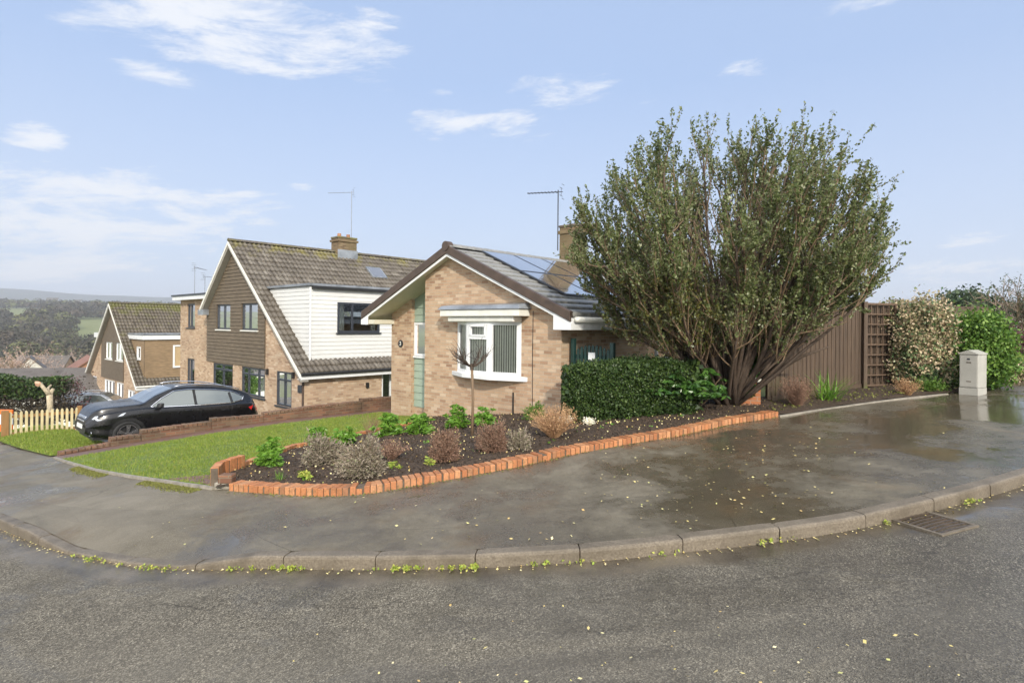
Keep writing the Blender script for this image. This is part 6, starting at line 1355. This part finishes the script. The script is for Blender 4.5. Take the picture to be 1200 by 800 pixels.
def pollard():
    y=23.5; f=lambda px,py,dy=0: np.array([ray(px,py)[0]*(y+dy),y+dy,CAMZ-ray(px,py)[1]*(y+dy)]); base=f(59,489); o=thing('pollarded_tree','pale cut-back tree trunk with two stub limbs behind the picket fence','tree',tuple(base))
    b=MB(); b.tube([base,f(58.5,475),f(58,462)],[.115,.10,.11],10); b.tube([f(58,463),f(54.5,458.5,-.1),f(48,450.5,-.2),f(46,449,-.2)],[.10,.075,.065,.06],8); b.tube([f(58,463),f(61,457.5,.15),f(62.5,455.5,.2)],[.09,.07,.06],8); b.tube([f(57,460),f(56,455,.1),f(60,451,.3)],[.06,.045,.04],7); b.build('trunk',M['pollard'],o,smooth=True)
    b=MB(); b.tube([f(46,449,-.2),f(43.5,451,-.3)],[.10,.085],8); b.tube([f(46,450,-.2),f(42.5,448,-.1)],[.07,.06],8); b.build('cut_stub',plain('cut_wood',(.55,.33,.22),.8),o)
pollard()
# ------------------------------------------------------------------ bare trees and far wood
def bare_tree(lab,x,y,h,w,mat=M['twig'],seed=1,leafm=None,name='bare_tree',dense=1.0,group=None):
    g=np.random.default_rng(seed); z=zg(x,y); base=np.array([x,y,z-.3]); o=thing(name,lab,'tree',tuple(base),group=group); b=MB(); t=MB(); b.tube([base,base+[0,0,h*.3]],[h*.022,h*.017],6); LP=[]
    for i in range(int(14*dense)):
        a=g.random()*6.283; s=base+np.array([0,0,h*(.16+.3*g.random())]); d=np.array([math.cos(a)*w/h*1.5,math.sin(a)*w/h*1.5,1.0]); pts,e=polyl(s,d,h*.55*(.7+.5*g.random()),5,.10,.10,g); b.tube(pts,[h*.010,h*.008,h*.006,h*.004,h*.003,h*.002],4,cap=False)
        for j in range(int(14*dense)):
            q=pts[1+j%5]; p2,_=polyl(q,e+g.normal(size=3)*.6,h*.2*(.5+g.random()),3,.08,.12,g); t.tube(p2,[h*.0045,h*.0036,h*.0028,h*.002],3,cap=False); LP+=[p2[-1]+g.normal(size=3)*h*.02 for _ in range(5)]
    b.build('trunk',mat,o); t.build('twigs',mat,o); leaves('crown',np.array(LP),h*.035,leafm or L['wood2'],o,aspect=.3); return o
gr='bare winter trees among the far houses'
labs=['pinkish bare tree at the left edge beyond the grey roof','pale slender bare tree left of the white cottage','bare birch left of the orange gabled house','tall bare tree just beyond the white cottage','bare tree between the cottage and the orange gabled house','brown bare tree above the orange gabled house','bare tree right of the orange gabled house','low bare tree in front of the long grey roofed house']
for i,(px,Y_,h) in enumerate([(6,88,8.5),(24,104,10.5),(72,112,9.0),(40,128,11),(62,100,8.0),(84,150,11),(100,140,9),(34,84,6)]):
    bare_tree(labs[i],ray(px,400)[0]*Y_,Y_,h,h*.7,M['twig_l'] if i%3 else M['bark'],50+i,group=gr,leafm=L['pinkw'],dense=1.3)
bare_tree('bare tree with dark seed clusters above the house at right',34,39,4.7,4.8,M['twig'],77,L['dark'],dense=1.9)
o=bush('conifer_tree','dark domed conifer beyond the climbing shrub','tree',(34,43.5,.6),(2.6,2.5,4.1),[(L['dark'],1)],14000,.28,seed=41)
bush('purple_hedge','dark purple rounded hedge at the right edge','hedge',(20.6,23.2,.75),(1.8,1.2,1.15),[(L['purple'],1)],12000,.08,seed=42,stems=3)
bush('yellow_hedge','small yellow-green bush behind the purple hedge','shrub',(24.8,26.5,.85),(1.4,1.0,1.25),[(L['fallen'],.5),(L['bright'],.5)],4000,.09,seed=43,stems=3)
bush('low_border_plants','low flowering border plants past the evergreen bush','shrub',(11.45,13.0,.72),(.55,.35,.45),[(L['varieg'],.5),(L['ever'],.5)],3000,.06,seed=44,stems=3)
k=16000; t=rng.random(k); gx=13.4+12*rng.random(k); gy=gx*1.02+1.2+5*rng.random(k); mm=(gy>14.6); gx=gx[mm];gy=gy[mm]
b=MB(); 
A=np.array([(12.3,14.6),(13.5,15.6),(17,18.6),(26,26.5)]); 
LA,_=resample(A,30); LB,_=resample(np.array([(13.5,13.6),(15,14.6),(19,17.4),(30,25)]),30)
lz=lambda x,y:Gall(x,y)+.20
loft('neighbour_lawn',LB,LA+np.array([-3.5,4.0]),14,lz,M['lawn'],kind='structure')
q=rng.random((9000,2)); i_=(q[:,0]*28).astype(int); P=LB[i_]+(LB[i_+1]-LB[i_])*(q[:,:1]*28-i_[:,None]); Q=(LA+np.array([-3.5,4.0]))[i_]; P=P+(Q-P)*q[:,1:]; o=grass_patch('grass',np.stack([P[:,0],P[:,1],lz(P[:,0],P[:,1])],-1),.09,M['blade']); o['kind']='stuff'
# far wood
def wood():
    g=np.random.default_rng(99)
    k=4300; r=215+1150*g.random(k)**.85; az=np.radians(-48+32*g.random(k)); x=r*np.sin(az); y=r*np.cos(az)
    fieldA=(np.degrees(az)<-38.9)&(r>640)&(r<1060); fieldB=(np.degrees(az)>-37.4)&(np.degrees(az)<-32.5)&(r>430)&(r<700); fieldC=(np.degrees(az)<-40.5)&(r<330)
    keep=~(fieldA|fieldB|fieldC); x,y,r,az=x[keep],y[keep],r[keep],az[keep]; z=Gall(x,y)
    mats=[L['wood'],L['wood2'],L['wood_g'],L['wood_o'],L['wood_gr']]; PP=[[] for _ in mats]; SS=[[] for _ in mats]
    zone=np.sin(x*.012)+np.sin(y*.015+x*.006)
    for i in range(len(x)):
        w_=g.random()+.18*zone[i]; ci=1 if w_>.80 else (0 if w_>.45 else (4 if w_>.22 else (2 if g.random()<.75 else 3)))
        if zone[i]>1.2 and g.random()<.5: ci=3
        R_=(4.0+4.5*g.random()**1.5)*(1+.25*(r[i]>800)); hh=(6.5+7*g.random()**1.3); near=r[i]<560; q=int(230 if near else 95*np.clip(900/r[i],.6,1.4)); p=blob_points(q,(x[i],y[i],z[i]+hh*.5),(R_,R_,hh*.62),.86,g,.16)
        PP[ci].append(p); SS[ci].append(np.full(q,R_*(.20 if near else .33)))
    for P,S,mt in zip(PP,SS,mats):
        C_=np.concatenate([np.tile(p.mean(0)-[0,0,2.5],(len(p),1)) for p in P]); P=np.concatenate(P); S=np.concatenate(S); n_=P-C_; n_/=np.linalg.norm(n_,axis=1)[:,None]; n_+=g.normal(size=n_.shape)*.35; a_=np.cross(n_,g.normal(size=n_.shape)); a_/=np.linalg.norm(a_,axis=1)[:,None]; b_=np.cross(n_,a_); b_/=np.linalg.norm(b_,axis=1)[:,None]; s_=(S*(.6+.8*g.random(len(S))))[:,None]; V=np.stack([P-a_*s_*.5,P+b_*s_*.32,P+a_*s_*.5,P-b_*s_*.32],1).reshape(-1,3); F=np.arange(4*len(P)).reshape(-1,4); o=np_mesh('woodland',V,F,mt); o['kind']='stuff'
wood()
def hillwood():
    g=np.random.default_rng(5); k=900; az=np.radians(-46+34*g.random(k)); r=2300+1700*g.random(k)
haze=True
if haze:
    b=MB(); b.box(-4600,3700,-1200,4700,-40,152); o=b.build('haze',M['white']); o['kind']='stuff'
    m=bpy.data.materials.new('haze_air'); m.use_nodes=True; t=m.node_tree; t.nodes.remove(t.nodes['Principled BSDF']); pv=t.nodes.new('ShaderNodeVolumePrincipled'); pv.inputs['Color'].default_value=(.93,.96,1,1); pv.inputs['Density'].default_value=.00036; pv.inputs['Anisotropy'].default_value=.2
    t.links.new(pv.outputs[0],t.nodes['Material Output'].inputs['Volume']); o.data.materials.clear(); o.data.materials.append(m)
# ------------------------------------------------------------------ camera, sun, sky
cam=bpy.data.cameras.new('camera'); co=bpy.data.objects.new('camera',cam); COL.objects.link(co); SC.camera=co
co.location=(0,0,CAMZ); co.rotation_euler=(R(90),-TH,0); cam.sensor_width=36; cam.lens=FPX/1200*36; cam.shift_y=-20/1200; cam.clip_end=12000; cam.clip_start=.05
SAZ=R(168); SEL=R(29)
sd=np.array([math.sin(SAZ)*math.cos(SEL),math.cos(SAZ)*math.cos(SEL),math.sin(SEL)])
from mathutils import Vector
sun=bpy.data.lights.new('sun','SUN'); sun.energy=2.5; sun.angle=R(2.0); sun.color=(1,.92,.80); so=bpy.data.objects.new('sun',sun); COL.objects.link(so); so.rotation_euler=Vector(sd).to_track_quat('Z','Y').to_euler()
w=bpy.data.worlds.new('World'); SC.world=w; w.use_nodes=True; T=w.node_tree; bg=T.nodes['Background']
def wn(typ,**k):
    x=T.nodes.new(typ)
    for a,v in k.items(): setattr(x,a,v)
    return x
def wm(op,a,b=0.0,c=None,cl=False):
    x=wn('ShaderNodeMath',operation=op,use_clamp=cl)
    for i,v in enumerate((a,b,c)):
        if v is None: continue
        if isinstance(v,(int,float)): x.inputs[i].default_value=v
        else: T.links.new(v,x.inputs[i])
    return x.outputs[0]
sky=wn('ShaderNodeTexSky',sky_type='NISHITA',sun_disc=False,sun_elevation=SEL,sun_rotation=SAZ,air_density=1.0,dust_density=1.6,ozone_density=1.2)
tc=wn('ShaderNodeTexCoord'); sp=wn('ShaderNodeSeparateXYZ'); T.links.new(tc.outputs['Generated'],sp.inputs[0]); x,y,z=sp.outputs
az=wm('ARCTAN2',x,y); el=wm('ARCSINE',z)
cb=wn('ShaderNodeCombineXYZ'); T.links.new(wm('MULTIPLY',az,1.0),cb.inputs[0]); T.links.new(wm('ADD',wm('MULTIPLY',el,4.2),wm('MULTIPLY',az,-.35)),cb.inputs[1])
nz=wn('ShaderNodeTexNoise'); nz.inputs['Scale'].default_value=6.5; nz.inputs['Detail'].default_value=9; nz.inputs['Roughness'].default_value=.70; nz.inputs['Distortion'].default_value=.3; T.links.new(cb.outputs[0],nz.inputs['Vector'])
BL=[(270,30,215,50,.95),(150,240,260,55,.9),(420,35,60,25,.7),(40,300,330,45,.8),(1120,320,190,40,.75),(190,90,80,16,.8),(560,148,95,24,.8),(665,105,70,24,.75),(40,165,50,20,.85),(440,95,40,14,.55),(870,84,40,13,.7),(110,262,240,62,.95),(355,220,22,7,.75),(1150,290,130,48,.7),(1010,3,80,12,.5),(330,292,260,36,.55),(520,110,22,9,.55),(350,60,120,30,.5),(730,118,60,10,.45)]
tot=None
for (px,py,rx,ry,st) in BL:
    a,b=ray(px,py); A=math.atan(a); E_=math.atan(-b*math.cos(A)); ra_=rx/FPX*math.cos(A)**2; re_=ry/FPX*math.cos(A)
    dx=wm('DIVIDE',wm('SUBTRACT',az,A),ra_); dy=wm('DIVIDE',wm('SUBTRACT',el,E_),re_)
    r2=wm('ADD',wm('MULTIPLY',dx,dx),wm('MULTIPLY',dy,dy)); f=wm('MULTIPLY',wm('SUBTRACT',1.0,wm('MULTIPLY',r2,.6),cl=True),st)
    tot=f if tot is None else wm('MAXIMUM',tot,f)
cl=wm('ADD',wm('MULTIPLY',nz.outputs[0],3.6),wm('SUBTRACT',wm('MULTIPLY',tot,1.45),2.50))
mr=wn('ShaderNodeMapRange',interpolation_type='SMOOTHSTEP'); T.links.new(cl,mr.inputs[0]); mr.inputs[1].default_value=-.1; mr.inputs[2].default_value=.85
# unseen sky behind the camera: extra-bright broken cloud, added as ambient fill
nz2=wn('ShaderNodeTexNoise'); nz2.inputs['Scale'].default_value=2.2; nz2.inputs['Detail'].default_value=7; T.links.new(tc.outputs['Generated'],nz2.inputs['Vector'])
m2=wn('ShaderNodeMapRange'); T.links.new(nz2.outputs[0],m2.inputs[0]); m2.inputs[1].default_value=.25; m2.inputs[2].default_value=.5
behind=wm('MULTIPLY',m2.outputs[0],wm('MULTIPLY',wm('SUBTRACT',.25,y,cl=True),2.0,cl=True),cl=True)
hz=wm('MULTIPLY',wm('SUBTRACT',1.0,wm('MULTIPLY',wm('ABSOLUTE',el),2.6),cl=True),.42)
cf=wm('MAXIMUM',wm('MULTIPLY',mr.outputs[0],.92),hz)
m=wn('ShaderNodeMix',data_type='RGBA'); m.inputs[0].default_value=.8; T.links.new(sky.outputs[0],m.inputs[6]); m.inputs[7].default_value=(2.5,3.3,4.9,1)
m3=wn('ShaderNodeMix',data_type='RGBA'); T.links.new(cf,m3.inputs[0]); T.links.new(m.outputs[2],m3.inputs[6]); m3.inputs[7].default_value=(4.9,5.05,5.35,1)
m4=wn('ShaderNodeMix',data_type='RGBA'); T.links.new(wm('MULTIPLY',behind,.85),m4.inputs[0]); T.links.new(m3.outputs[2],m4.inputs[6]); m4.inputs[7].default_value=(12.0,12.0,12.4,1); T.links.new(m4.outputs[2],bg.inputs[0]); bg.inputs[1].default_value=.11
v=SC.view_settings; v.view_transform='Standard'; v.look='None'; v.gamma=1; v.exposure=.80; v.use_curve_mapping=False
SC.cycles.max_bounces=8; SC.cycles.transparent_max_bounces=12
